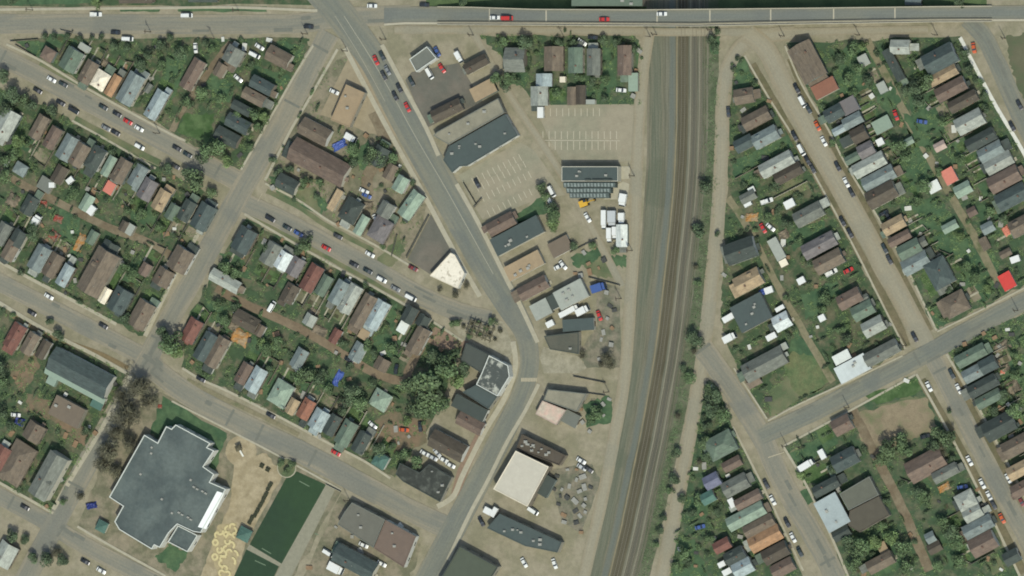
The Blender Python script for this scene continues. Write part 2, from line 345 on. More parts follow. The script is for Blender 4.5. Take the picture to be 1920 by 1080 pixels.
setg(gl.build('pitch_markings', mat('pitch_paint', (110,128,104), .1, 1, .9)), 'faint pale goal lines on the turf pitches', 'markings')

# alleys, roads
A = [('alley', '0,320 40,345 100,375 200,425 280,455 348,497', 14, DIRT, 'brown dirt alley through the west block'),
 ('alley', '405,540 470,575 560,615 640,662 700,698 755,714 768,690 792,648', 16, mat('reddish_alley', (128,114,93), .18, .5, .95, rgb2=(116,102,82), s2=.1), 'reddish dirt alley through the middle block'),
 ('alley', '436,75 400,122 345,202 322,246', 12, DIRT, 'short dirt alley in the wedge block'),
 ('alley', '1625,75 1655,130 1690,200 1740,290 1790,380 1830,450 1872,532', 15, DIRTG, 'grassy alley through the east block'),
 ('alley', '1365,370 1410,440 1460,540 1500,610 1562,716', 13, DIRTG, 'grassy alley through the trackside block'),
 ('alley', '1598,768 1640,850 1690,950 1742,1070', 18, DIRT, 'brown dirt alley through the lower east block'),
 ('alley', '882,52 960,185 1030,290 1090,390 1166,537', 15, GRAV, 'pale gravel alley behind the big store'),
 ('alley', '700,210 720,270 690,330 690,365', 22, DIRT, 'brown dirt drive beside the weeds and sheds')]
for i, (n, p, wd, m, l) in enumerate(A): road(n, P(p), wd, m, .12+.004*i, l, 'alley', rag=.8 if m is not GRAV else .3)
V = [('75,118 150,160 310,250 350,270', 9, GRASSY, 'grass verge under the wedge block'), ('140,222 207,258 300,306', 12, GRASSY, 'verge on the south side of the upper diagonal street'),
 ('500,358 560,388 615,425 700,470', 9, GRASSY, 'green verge below the small dark house'), ('465,398 560,452 640,496 760,562', 9, GRASSY, 'green verge above the middle block'),
 ('20,590 90,628 180,660 240,690', 8, mat('dry_verge', (122,108,80), .16, .5, .95), 'dry brown verge above the hall'),
 ('1410,120 1445,180 1500,276 1560,380 1620,490 1680,600 1700,650', 15, mat('weedy_verge', (116,108,84), .18, .5, .95, rgb2=(98,96,70), s2=.12), 'brown weedy verge along the trackside block'),
 ('1480,110 1510,180 1560,270 1625,390 1690,510 1745,620', 10, mat('weedy_verge', (0,0,0)), 'brown weedy verge along the east block'),
 ('1728,712 1800,840 1870,975 1920,1075', 16, mat('weedy_verge', (0,0,0)), 'brown verge along the lower east block'), ('1780,690 1840,800 1900,915', 12, mat('weedy_verge', (0,0,0)), 'brown verge along the south-east block'),
 ('330,730 430,785 520,830 640,890', 4, GRASSY, 'thin verge along the school fence'), ('350,712 430,752 520,795 560,815', 8, DIRTG, 'dusty verge below the middle block')]
for i, (p, wd, m, l) in enumerate(V): road('verge', P(p), wd, m, .115+.003*i, l, 'verge', rag=.5)
RD_ = [('road', '-40,45 200,45 450,46 560,44 640,33 770,28', 37, ASPH, 'wide worn asphalt avenue along the top edge'),
 ('road', '-40,84 60,136 140,178 300,262 445,340', 36, ASPH, 'upper diagonal street with parked cars below the wedge block'),
 ('road', '440,372 520,408 600,450 700,505 790,555 870,588 920,600', 36, ASPH, 'street with parked cars between the corner and middle blocks'),
 ('road', '-40,510 100,581 260,664 295,690', 34, ASPH, 'street between the west block and the hall'),
 ('road', '265,672 350,738 470,803 560,846 640,888 760,953 840,990', 42, ASPH, 'long diagonal street above the school'),
 ('road', '-40,910 90,980 160,1024 320,1105', 32, ASPH, 'short street in the south-west corner'),
 ('road', '618,62 580,130 540,208 490,295 440,380 380,490 320,595 272,682 190,822 118,955 40,1100', 40, ASPH, 'long cross street running down from the top avenue'),
 ('road', '1740,55 1480,60 1210,60 1000,57 740,56', 15, GRAV, 'dusty service lane along the south side of the overpass'),
 ('road', '1217,60 1206,130 1197,250 1190,420 1182,560 1172,700 1152,820 1128,940 1092,1095', 23, GRAV, 'pale gravel road along the west side of the railway'),
 ('road', '1490,62 1412,72 1372,110 1357,170 1352,300 1345,420 1333,540 1322,640 1310,720 1285,860 1258,1000 1238,1100', 27, GRAV, 'pale gravel road along the east side of the railway'),
 ('road', '1400,62 1438,95 1470,160 1510,232 1560,322 1620,430 1680,540 1735,645', 38, GRAV, 'wide gravelly street between the trackside and east blocks'),
 ('road', '1735,645 1762,695 1810,790 1870,905 1920,1000 1965,1090', 34, ASPH, 'asphalt street between the lower east and south-east blocks'),
 ('road', '1316,650 1345,690 1390,757 1430,822 1455,880 1493,950 1545,1040 1575,1100', 40, ASPH, 'asphalt street branching from the railway road'),
 ('road', '1425,818 1500,785 1600,735 1740,662 1830,612 1940,556', 34, ASPHD, 'asphalt street crossing the right side blocks'),
 ('road', '1815,36 1845,70 1875,130 1905,200 1945,280', 34, ASPHD, 'curving street at the north-east corner')]
for i, (n, p, wd, m, l) in enumerate(RD_): road(n, P(p), wd, m, .145+.004*i, l, 'road', rag=.5)
road('main_street', P('590,-30,60 640,30,58 700,112,54 735,178,56 775,252,57 830,350,57 880,440,57 920,513,55 958,578,48 985,628,38 993,682,36 976,745,38 940,820,42 900,898,44 860,974,44 815,1060,46 790,1110,46'), None, ASPHD, .21, 'curving dark asphalt main street through the middle of the town', 'road')
# tar repairs: rectangles cut out and filled darker
pr = random.Random(33); patches = []
for n, p, wd, m, l in RD_:
    if m is GRAV: continue
    q = smooth(P(p))
    for _ in range(6):
        k = pr.randrange(1, len(q)-1); dx, dy = q[k+1][0]-q[k-1][0], q[k+1][1]-q[k-1][1]; l_ = math.hypot(dx, dy); dx, dy = dx/l_, dy/l_
        u = pr.uniform(-.36, .36)*wd; cx, cy = q[k][0]-dy*u, q[k][1]+dx*u; a, b = pr.uniform(5, 22), pr.uniform(1.6, 4)
        if pr.random() < .25: a, b = 2.2, wd*.4; cx, cy = q[k][0], q[k][1]
        patches.append([(cx+dx*a*s+dy*b*t, cy+dy*a*s-dx*b*t) for s, t in ((-1,-1),(1,-1),(1,1),(-1,1))])
sheet('asphalt_repairs', patches, .222, mat('tar_repair', (113,115,105), .12, .6, .9), 'darker tar repairs in the streets', 'road repair')
# painted lines
def stripe(pts, wd, z, dash=None):
    q = smooth(pts, 8); mb = MB(); acc = 0
    for a, b in zip(q, q[1:]):
        l = math.hypot(b[0]-a[0], b[1]-a[1]); acc += l
        if dash and (acc % (dash*2)) > dash: continue
        nx, ny = -(b[1]-a[1])/l*wd/2, (b[0]-a[0])/l*wd/2
        mb.add([G(a[0]-nx,a[1]-ny,z), G(b[0]-nx,b[1]-ny,z), G(b[0]+nx,b[1]+ny,z), G(a[0]+nx,a[1]+ny,z)], [(3,2,1,0)])
    return mb
st = stripe(P('645,30 690,100 740,185 780,258 835,352 885,442 925,514'), 1.0, .235)
o = stripe(P('628,30 672,100 722,190'), .7, .235)
st.add(o.v, o.f)
setg(st.build('road_markings', PAINTW), 'faint centre line on the main street', 'markings')
xw = MB()
for (x, y, w_, h_, a) in ((992,712,30,7,2),):
    for k in range(10):
        cx = x-w_/2+w_*(k+.5)/10; q = 1.15 if k % 2 else 1.4; xw.add([G(cx-q,y-h_/2,.237), G(cx-q,y+h_/2,.237), G(cx+q,y+h_/2,.237), G(cx+q,y-h_/2,.237)], [(0,1,2,3)])
for a, b in (((1440,858),(1470,848)), ((483,378),(492,362))):
    xw.add([G(a[0],a[1]-1,.237), G(a[0],a[1]+1,.237), G(b[0],b[1]+1,.237), G(b[0],b[1]-1,.237)], [(0,1,2,3)])
setg(xw.build('crossing_markings', PAINT), 'worn crosswalk and stop lines at the street corners', 'markings')
pk = MB()
BAYP = mat('bay_paint', (184,177,156), .14, 1.5, .85)
def bay(x, y, dx, dy, wd=1.15):
    l = math.hypot(dx, dy); nx, ny = -dy/l*wd/2, dx/l*wd/2
    pk.add([G(x-nx,y-ny,.085), G(x+nx,y+ny,.085), G(x+dx+nx,y+dy+ny,.085), G(x+dx-nx,y+dy-ny,.085)], [(0,1,2,3)])
for i in range(9): bay(1032+i*11.5, 203, 0, 15)
for i in range(13): bay(1018+i*11.5, 246, 0, 15); bay(1018+i*11.5, 265, 0, 16)
bay(1012, 263, 150, 1, 1.1)
ca, sa = math.cos(rad(-27)), math.sin(rad(-27))
for j, (x0, y0, n) in enumerate(((884,334,10), (892,347,10), (902,366,10), (913,394,9))):
    for i in range(n): bay(x0+ca*i*11, y0+sa*i*11, 6, 12)
setg(pk.build('parking_markings', BAYP), 'worn pale bay lines on the parking lots', 'markings')

SW = [('12,83 75,113 160,164 310,246 348,264',4.5,'pale footway along the south edge of the wedge block'),('135,226 207,266 292,316',4,'footway above the west block'),
 ('588,84 553,140 520,198 452,318',4,'footway on the east edge of the wedge block'),('633,92 577,190 543,248 497,338',5,'footway along the corner block'),
 ('398,392 330,512 272,630',8,'wide dusty footway east of the west block'),('458,401 560,461 640,506 720,549 800,596 868,640',4.5,'footway above the middle block'),
 ('497,344 560,376 615,413 660,436 720,469 785,508',4,'footway below the corner block'),('-10,485 60,524 130,560 218,608',6,'footway below the west block'),
 ('-10,562 80,616 180,667 238,700',7,'footway above the hall'),('245,704 213,762 186,812 138,890 100,955',8,'dusty footway beside the hall and flats'),
 ('322,752 430,807 525,856 640,919',3.5,'narrow footway along the school fence'),('342,690 376,711 430,735 520,780 560,801 620,833 680,863 732,897',4.5,'footway below the middle block'),
 ('-10,900 45,931 100,962',5,'footway below the flats in the south-west'),('145,987 200,1019 310,1080',4.5,'footway below the school'),
 ('647,90 690,172 740,266 790,356 840,450 872,508 900,556',9,'wide pale footway on the west side of the main street'),('962,640 966,690 945,748 908,810 868,890 850,930 820,950',10,'dusty footway on the lower main street'),
 ('716,84 760,167 798,238 822,292',8,'pale footway beside the filling station'),('856,345 898,420 948,520 975,572 1008,642',8,'pale footway along the shops east of the main street'),('1010,720 985,770 950,830 915,900 880,965 840,1050',7,'footway on the east side of the lower main street'),
 ('1396,104 1440,181 1490,261 1540,351 1600,461 1650,561 1697,654',3.6,'narrow footway along the trackside block'),('1472,86 1502,156 1552,241 1582,301 1642,401 1692,486 1756,620',3.6,'narrow footway along the east block'),
 ('1718,701 1790,831 1860,971 1912,1080',4.5,'pale footway along the lower east block'),('1775,664 1840,774 1900,889 1935,955',4.5,'pale footway along the south-east block'),
 ('1440,789 1500,757 1600,711 1692,667',3,'thin footway below the trackside block'),('1757,622 1850,576 1940,530',3,'thin footway below the east block'),('1470,836 1590,772 1716,703',4,'thin footway above the lower east block'),
 ('1374,800 1405,861 1450,951 1506,1070',4,'footway beside the lower siding houses'),('1376,690 1438,785',3,'short footway beside the grey store'),('1468,836 1512,910 1560,1009 1594,1090',4.5,'pale footway beside the light roofed warehouse'),
 ('-10,18 300,15 440,14 595,20',5,'pale footway along the top avenue')]
for p, wd, l in SW: walk(P(p), wd, l)
walk(P('1800,70 1832,132 1866,196 1902,256 1925,296'), 7, 'bright new concrete footway at the north-east corner', CONCL)

# ------------------------------------------------------------------ railway
T1 = P('1281,-60 1281,200 1275,350 1260,500 1242,650 1216,800 1195,900 1174,1000 1147,1110')
def off(pts, d, k=0): return [(x+d+k*i, y) for i, (x, y) in enumerate(pts)]
road('rail_corridor', [(x-2+i*1, y, 136-i*3) for i, (x, y) in enumerate(T1)], None, BALL, .04, 'gravelly brown railway corridor running down the town', 'railway land', rag=.6)
BLUEB = roadmat('blue_ballast', (107,112,102), (112,112,98), (98,104,97), 5, .8); GREENB = roadmat('greenish_ballast', (110,112,96), (120,116,98), (92,98,82), 9, .9)
DARKB = roadmat('dark_shoulder', (100,100,90), (108,106,92), (88,90,80), 6, .8); CESS = mat('cess_path', (130,127,110), .14, .8, .95)
road('ballast_bed', off(T1, -52, 1.6), 26, GREENB, .062, 'greenish grey ballast of the disused siding', 'ballast', rag=1.0)
road('ballast_bed', off(T1, -21), 11, BLUEB, .064, 'blue-grey strip of old ballast west of the tracks', 'ballast', rag=.8)
road('ballast_bed', off(T1, 0), 19, BALLD, .066, 'dark oily ballast under the western track', 'ballast', rag=.6)
road('ballast_bed', off(T1, 21), 10, DARKB, .068, 'dark grey ballast under the middle track', 'ballast', rag=.5)
road('ballast_bed', off(T1, 38), 10, BALLB, .07, 'grey ballast shoulder east of the tracks', 'ballast', rag=.8)
road('cess_path', off(T1, 14), 2.4, CESS, .078, 'pale walking strip east of the western track', 'path', rag=.35)
road('cess_path', off(T1, 30.5), 2.4, CESS, .08, 'pale walking strip east of the eastern track', 'path', rag=.35)
road('cess_path', off(T1, -12), 2.2, mat('yellow_gravel', (134,124,98), .14, .8, .95), .082, 'yellowish gravel strip west of the tracks', 'path', rag=.5)
road('trackside_weeds', off(T1, 57, -.6), 20, mat('trackside_weeds', (102,106,84), .25, .5, .95, rgb2=(80,92,66), s2=.16), .072, 'weedy strip between the tracks and the eastern gravel road', 'weeds', rag=1.2)
road('trackside_weeds', off(T1, 41, -.3), 5, MATS['trackside_weeds'], .076, 'thin weedy strip close to the eastern track', 'weeds', rag=1.6)
RAIL = mat('rail_steel', (128,122,106), .1, 1, .4); TIE = mat('sleeper_wood', (100,97,82), .2, 2, .9)
def track(pts, label):
    q = [G(x, y, 0) for x, y in smooth(pts, 8)]
    t = thing('railway_track', q[0], 0, label, 'railway track', 'railway tracks of the corridor')
    o0 = q[0]
    for sgn in (-1, 1):
        mb = MB(); prof = [(-.07,.17),(.07,.17),(.07,.32),(-.07,.32)]
        for i, p in enumerate(q):
            d = (q[min(i+1,len(q)-1)]-q[max(i-1,0)]).normalized(); n = Vector((d.y,-d.x,0))
            for a, b in prof: mb.v.append(tuple(p-o0+n*(sgn*.75+a)+Vector((0,0,b))))
        for i in range(len(q)-1):
            for k in range(4): mb.f.append((4*i+k, 4*i+(k+1)%4, 4*i+4+(k+1)%4, 4*i+4+k))
        mb.m = [0]*len(mb.f); mb.build('rail', RAIL, t)
    mb = MB(); acc = 0
    for a, b in zip(q, q[1:]):
        l = (b-a).length; d = (b-a)/l; n = Vector((d.y,-d.x,0)); s = -acc
        while s < l:
            if s >= 0:
                c = a+d*s-o0; e = d*.12
                vs = [c+n*u*1.3+e*v+Vector((0,0,z)) for z in (.05,.17) for u, v in ((-1,-1),(1,-1),(1,1),(-1,1))]
                mb.add(vs, [(4,5,6,7),(0,1,5,4),(1,2,6,5),(2,3,7,6),(3,0,4,7)])
            s += .75
        acc = (l+acc) % .75
    mb.build('sleeper', TIE, t)['kind'] = 'stuff'
track(off(T1, 0), 'western railway track on the darkest ballast'); track(off(T1, 21), 'middle railway track of the three'); track(off(T1, 37), 'eastern railway track nearest the weeds')

# ------------------------------------------------------------------ the overpass
def zb(x):
    def ss(t): t = max(0, min(1, t)); return t*t*(3-2*t)
    return .22+6.6*ss((x-790)/190)*(1-ss((x-1690)/170))
def lerp(tab, x):
    for (a, b), (c, d) in zip(tab, tab[1:]):
        if x <= c: return b+(d-b)*(x-a)/(c-a)
    return tab[-1][1]
YN = [(640,14),(800,12),(880,13),(1000,17),(1200,18),(1500,15),(1750,12),(1960,10)]
YS = [(640,54),(760,46),(1000,47),(1300,49),(1500,45),(1750,41),(1960,40)]
XS = list(range(720, 1961, 20))
br_ = thing('overpass', G(1290, 30, 0), 0, 'long concrete road overpass crossing the railway along the top', 'bridge')
O0 = G(1290, 30, 0)
def along(fn, m, name, xs=XS):
    """a band of the bridge: fn(x) gives the corners of its section"""
    mb = MB(); n = None
    for x in xs:
        sec = fn(x); n = len(sec); mb.v += [tuple(p-O0) for p in sec]
    for i in range(len(xs)-1):
        for k in range(n): mb.f.append((n*i+k, n*i+(k+1)%n, n*i+n+(k+1)%n, n*i+n+k))
    mb.f += [tuple(range(n-1,-1,-1)), tuple(range(n*(len(xs)-1), n*len(xs)))]; mb.m = [0]*len(mb.f)
    mb.uv = [((k == 0)*1.0, x*S) for x in xs for k in range(n)]
    return mb.build(name, m, br_)
DECK = mat('bridge_concrete', (176,170,150), .12, .4, .85); DECKD = mat('bridge_wall_concrete', (130,128,114), .15, .3, .9)
along(lambda x: [G(x,lerp(YN,x),zb(x)), G(x,lerp(YS,x),zb(x)), G(x,lerp(YS,x),max(zb(x)-1,-.3)), G(x,lerp(YN,x),max(zb(x)-1,-.3))], DECKD, 'deck')
along(lambda x: [G(x,lerp(YN,x)+2,zb(x)+.03), G(x,lerp(YS,x)-5.5,zb(x)+.03), G(x,lerp(YS,x)-5.5,zb(x)-.1), G(x,lerp(YN,x)+2,zb(x)-.1)], roadmat('bridge_asphalt', (118,122,114), (126,126,112), (108,112,108)), 'road_surface')
XP = [x for x in XS if x >= 820 and x <= 1860]
along(lambda x: [G(x,lerp(YS,x)-4.5,zb(x)+.2), G(x,lerp(YS,x)-.8,zb(x)+.2), G(x,lerp(YS,x)-.8,zb(x)-.05), G(x,lerp(YS,x)-4.5,zb(x)-.05)], DECK, 'sidewalk')
along(lambda x: [G(x,lerp(YS,x)-.8,zb(x)+.95), G(x,lerp(YS,x)+.6,zb(x)+.95), G(x,lerp(YS,x)+.6,zb(x)-.4), G(x,lerp(YS,x)-.8,zb(x)-.4)], DECK, 'parapet', XP)
along(lambda x: [G(x,lerp(YN,x)-.4,zb(x)+.95), G(x,lerp(YN,x)+1.2,zb(x)+.95), G(x,lerp(YN,x)+1.2,zb(x)-.4), G(x,lerp(YN,x)-.4,zb(x)-.4)], DECK, 'parapet', XP)
along(lambda x: [G(x,lerp(YS,x)-6.3,zb(x)+.8), G(x,lerp(YS,x)-5.6,zb(x)+.8), G(x,lerp(YS,x)-5.6,zb(x)-.1), G(x,lerp(YS,x)-6.3,zb(x)-.1)], DECKD, 'barrier', XP)
for xs in ([x for x in XS if 840 <= x <= 1180], [x for x in XS if 1380 <= x <= 1840]):
    def wallsec(x):
        a, b = G(x,lerp(YN,x)+1,max(zb(x)-.98, .02)), G(x,lerp(YS,x)-1,max(zb(x)-.98, .02))
        return [a, b, Vector((b.x,b.y,-.3)), Vector((a.x,a.y,-.3))]
    along(wallsec, DECKD, 'abutment', xs)
for x in (1235, 1330):
    mb = MB()
    for k in range(4):
        p = G(x, lerp(YN,x)+5+k*7, 5.9); q = p-O0
        mb.tube((q.x,q.y,-.2), (q.x,q.y,5.7), .5, .5, 10)
    mb.build('pier', DECKD, br_)
for x in (918, 1024, 1232, 1331, 1445, 1563, 1678):
    z = zb(x)+.045; mb = MB(); y0, y1 = lerp(YN,x)+2.2, lerp(YS,x)-6.5
    mb.add([G(x-1.2,y1,z)-O0, G(x+1.2,y1,z)-O0, G(x+1.2,y0,z)-O0, G(x-1.2,y0,z)-O0], [(0,1,2,3)]); mb.build('deck_joint', DECK, br_)
MARKS.append((1290, 40, 'overpass above the railway'))
MARKS.append((1290, 300, 'railway below the depot')); 
# ------------------------------------------------------------------ buildings
def frame(x, y, l, wd, ang, z):
    """centre, length, width (metres) and heading of a roof seen at height z"""
    c, s = math.cos(rad(ang)), math.sin(rad(ang))
    a, b = G(x-c*l/2, y-s*l/2, z), G(x+c*l/2, y+s*l/2, z)
    u, v = G(x+s*wd/2, y-c*wd/2, z), G(x-s*wd/2, y+c*wd/2, z)
    return (a+b)/2, (b-a).length, (u-v).length, math.atan2((b-a).y, (b-a).x)
def roof_mesh(L, W, h, rise, typ, o=.3, t=.16):
    a, b = L/2+o, W/2+o; mb = MB()
    if typ == 'f':
        mb.box(-a+o-.1, -b+o-.1, h-.12, a-o+.1, b-o+.1, h)
        return mb
    if typ == 's':
        vs = [(-a,-b,h), (a,-b,h), (a,b,h+rise), (-a,b,h+rise)]
        mb.add(vs+[(x,y,z-t) for x,y,z in vs], [(0,1,2,3),(7,6,5,4),(0,4,5,1),(1,5,6,2),(2,6,7,3),(3,7,4,0)]); return mb
    if typ == 'h':
        r = max(.25, a-b*.95)
        E = [(-a,-b,h),(a,-b,h),(a,b,h),(-a,b,h)]; Rg = [(-r,0,h+rise),(r,0,h+rise)]
        mb.add(E+Rg+[(x,y,z-t) for x,y,z in E], [(0,1,5,4),(1,2,5),(2,3,4,5),(3,0,4),(9,8,7,6),(0,6,7,1),(1,7,8,2),(2,8,9,3),(3,9,6,0)]); return mb
    # gable
    T = [(-a,-b,h),(a,-b,h),(a,0,h+rise),(-a,0,h+rise),(a,b,h),(-a,b,h)]
    Bt = [(x,y,z-t) for x,y,z in T]
    mb.add(T+Bt, [(0,1,2,3),(3,2,4,5),(7,6,9,8),(8,9,11,10),(0,6,7,1),(5,4,10,11),(1,7,8,2),(2,8,10,4),(0,3,9,6),(3,5,11,9)])
    return mb
def wall_mesh(L, W, h, rise, typ, par=.0):
    a, b = L/2, W/2; mb = MB()
    if typ == 'g':
        t = .2; z1 = h-t+ (.3)*rise/(b+.3); z2 = h+rise-t
        mb.add([(-a,-b,0),(a,-b,0),(a,b,0),(-a,b,0),(-a,-b,z1),(a,-b,z1),(a,b,z1),(-a,b,z1),(-a,0,z2),(a,0,z2)],
               [(0,3,2,1),(0,1,5,4),(2,3,7,6),(1,2,6,9,5),(3,0,4,8,7),(4,5,9,8),(8,9,6,7)])
    else:
        mb.box(-a, -b, 0, a, b, h-(.2 if typ in 'hs' else .13))
        if typ == 's': mb.box(-a, b-.2, h-.25, a, b, h+rise-.25)
        if par:
            p = .28
            for x0,y0,x1,y1 in ((-a,-b,a,-b+p),(-a,b-p,a,b),(-a,-b+p,-a+p,b-p),(a-p,-b+p,a,b-p)): mb.box(x0,y0,h-.13,x1,y1,h+par)
    return mb
BRICK = mat('chimney_brick', (120,92,78), .15, 3, .9); VENT = mat('roof_vent', (158,158,150), .1, 2, .6)
TRIMM = mat('white_trim', (206,208,200), .08, 1, .7); DOORM = mat('painted_door', (92,84,74), .1, 1, .7)
rb = random.Random(11)
def building(x, y, l, wd, ang, col, typ, h, label, cat, name, group=None, par=None, extra=True, rise=None):
    if typ == 'G': l, wd, ang, typ = wd, l, ang+90, 'g'
    if par is None: par = 0
    pitch = {'g': .6, 'h': .5, 's': .16, 'f': 0}[typ]
    W0 = wd*S
    r_ = rise if rise is not None else pitch*W0/2
    if typ != 'f': r_ = min(r_, 3.2)
    c, L, W, rz = frame(x, y, l, wd, ang, h+r_*.4)
    L -= .5 if typ != 'f' else 0; W -= .5 if typ != 'f' else 0
    L, W = max(L, 1.2), max(W, 1.2)
    t = thing(name, (c.x, c.y, 0), rz, label, cat, group)
    wall_mesh(L, W, h, r_, typ, par).build('wall', wallmat(rb.randrange(5)), t)
    rf = roof_mesh(L, W, h, r_, typ).build('roof', flatmat(col) if typ == 'f' else roofmat(col), t)
    if extra and typ in 'gh' and L*W > 40:
        mb = MB(); cx, cy = rb.uniform(-.3, .3)*L, rb.choice((-1, 1))*W*rb.uniform(.08, .22)
        zt = h+r_+.35; mb.box(cx-.3, cy-.3, h, cx+.3, cy+.3, zt); mb.build('chimney', BRICK, rf)
        mb = MB(); vx = rb.uniform(-.4, .4)*L; vy = -rb.uniform(.12, .3)*W
        zz = h+r_*(1-abs(vy)/(W/2+.3)) if typ == 'g' else h+r_*.5
        mb.tube((vx, vy, h), (vx, vy, zz+.35), .14, .14, 6); mb.build('vent_pipe', VENT, rf)
        # front steps or a small lean-to porch at one gable end
        e = rb.choice((-1, 1)); pw = min(W*.7, rb.uniform(1.8, 3.4)); pl = rb.uniform(1.1, 2.0)
        mb = MB(); y0 = rb.uniform(-.5, .5)*(W-pw)
        if rb.random() < .6:
            x0, x1 = (L/2, L/2+pl) if e > 0 else (-L/2-pl, -L/2)
            zs = [(2.5 if (xx == (L/2 if e > 0 else -L/2)) else 2.15) for xx in (x0, x1)]
            mb.add([(x0,y0-pw/2,zs[0]),(x1,y0-pw/2,zs[1]),(x1,y0+pw/2,zs[1]),(x0,y0+pw/2,zs[0])]+[(x0,y0-pw/2,zs[0]-.12),(x1,y0-pw/2,zs[1]-.12),(x1,y0+pw/2,zs[1]-.12),(x0,y0+pw/2,zs[0]-.12)],
                   [(0,1,2,3),(7,6,5,4),(0,4,5,1),(1,5,6,2),(2,6,7,3),(3,7,4,0)])
            xe = x1-.15 if e > 0 else x0+.15
            for yy in (y0-pw/2+.15, y0+pw/2-.15): mb.box(xe-.06, yy-.06, 0, xe+.06, yy+.06, 2.1)
            mb.build('porch', roofmat(rb.choice([col, col, 'gr', 'lg', 'dk'])), t)
        else:
            x0, x1 = (L/2+.02, L/2+1.2) if e > 0 else (-L/2-1.2, -L/2-.02)
            mb.box(x0, y0-.8, 0, x1, y0+.8, .45); mb.build('front_step', CONC, t)
        # a lean-to wing of its own colour makes the footprints differ
        if rb.random() < .6 and L > 6:
            e2 = -e; wl = rb.uniform(1.8, 3.8); ww = W*rb.uniform(.45, .85); wy = rb.choice((-1, 0, 1))*(W-ww)/2; hw = min(h-.25, rb.uniform(2.6, 3.2)); xa = e2*(L/2+.01); xb = e2*(L/2+wl)
            x0, x1 = min(xa, xb), max(xa, xb); mb = MB(); mb.box(x0, wy-ww/2, 0, x1, wy+ww/2, hw-.5); wg = mb.build('rear_wing', wallmat(rb.randrange(5)), t)
            za, zb_ = (hw, hw-.45); z0, z1 = (za, zb_) if e2 > 0 else (zb_, za); x0 -= .0 if e2 > 0 else .25; x1 += .25 if e2 > 0 else 0; y0_, y1_ = wy-ww/2-.2, wy+ww/2+.2
            mb = MB(); V_ = [(x0,y0_,z0),(x1,y0_,z1),(x1,y1_,z1),(x0,y1_,z0)]; mb.add(V_+[(p[0],p[1],p[2]-.14) for p in V_], [(0,1,2,3),(7,6,5,4),(0,4,5,1),(1,5,6,2),(2,6,7,3),(3,7,4,0)])
            mb.build('wing_roof', roofmat(rb.choice([col, col, 'gr', 'lg', 'dk', 'br', 'gn'])), wg)
        if rb.random() < .3 and typ == 'g' and W > 5:
            s_ = rb.choice((-1, 1)); dx = rb.uniform(-.25, .25)*L; dw = rb.uniform(.9, 1.4); yo = W*.36*s_; zt = h+r_*.78; zb2 = h+r_*.2
            mb = MB(); mb.add([(dx-dw,yo,zb2),(dx+dw,yo,zb2),(dx+dw,yo,zt-.5),(dx,yo,zt),(dx-dw,yo,zt-.5),(dx-dw,W*.05*s_,zt-.5),(dx+dw,W*.05*s_,zt-.5),(dx,W*.05*s_,zt)], [(0,1,2,3,4),(4,3,7,5),(3,2,6,7),(0,4,5),(1,6,2)])
            mb.build('dormer', roofmat(col), rf)
        # windows and a door on the wall that faces the camera side
        for sx in ((.28, -.28) if L > 7 else (.25,)):
            mb = MB(); yw = W/2+.012
            for q in (-1, 1): mb.box(sx*L-.55, q*yw-.02, 1.1, sx*L+.55, q*yw+.02, 2.2)
            mb.build('window', GLASS(), t)
        mb = MB(); mb.box(e*(L/2)-.03, y0-.45, .3, e*(L/2)+.03, y0+.45, 2.3); mb.build('door', DOORM, t)
    elif extra and typ == 'f' and L*W > 90:
        for k in range(rb.randint(2, 4)):
            mb = MB(); ux, uy = rb.uniform(-.38, .38)*L, rb.uniform(-.32, .32)*W; q = rb.uniform(.4, .8)
            mb.box(ux-q, uy-q*.8, h, ux+q, uy+q*.8, h+.7); mb.box(ux-q*.6, uy-q*.5, h+.7, ux+q*.6, uy+q*.5, h+.8); mb.build('rooftop_unit', VENT, t)
    elif extra and L*W > 14 and typ in 'gf':
        mb = MB(); mb.box(L/2-.02, -min(1.2, W*.35), 0, L/2+.025, min(1.2, W*.35), 2.0); mb.build('door', DOORM, t)
    cs, sn = math.cos(rad(ang)), math.sin(rad(ang)); OCC.append((x, y, l/2+1, wd/2+1, cs, sn))
    return t
LOTS = []
RT = {'g':'gable-roofed','h':'hip-roofed','f':'flat-roofed','s':'lean-to roofed','G':'gable-roofed'}
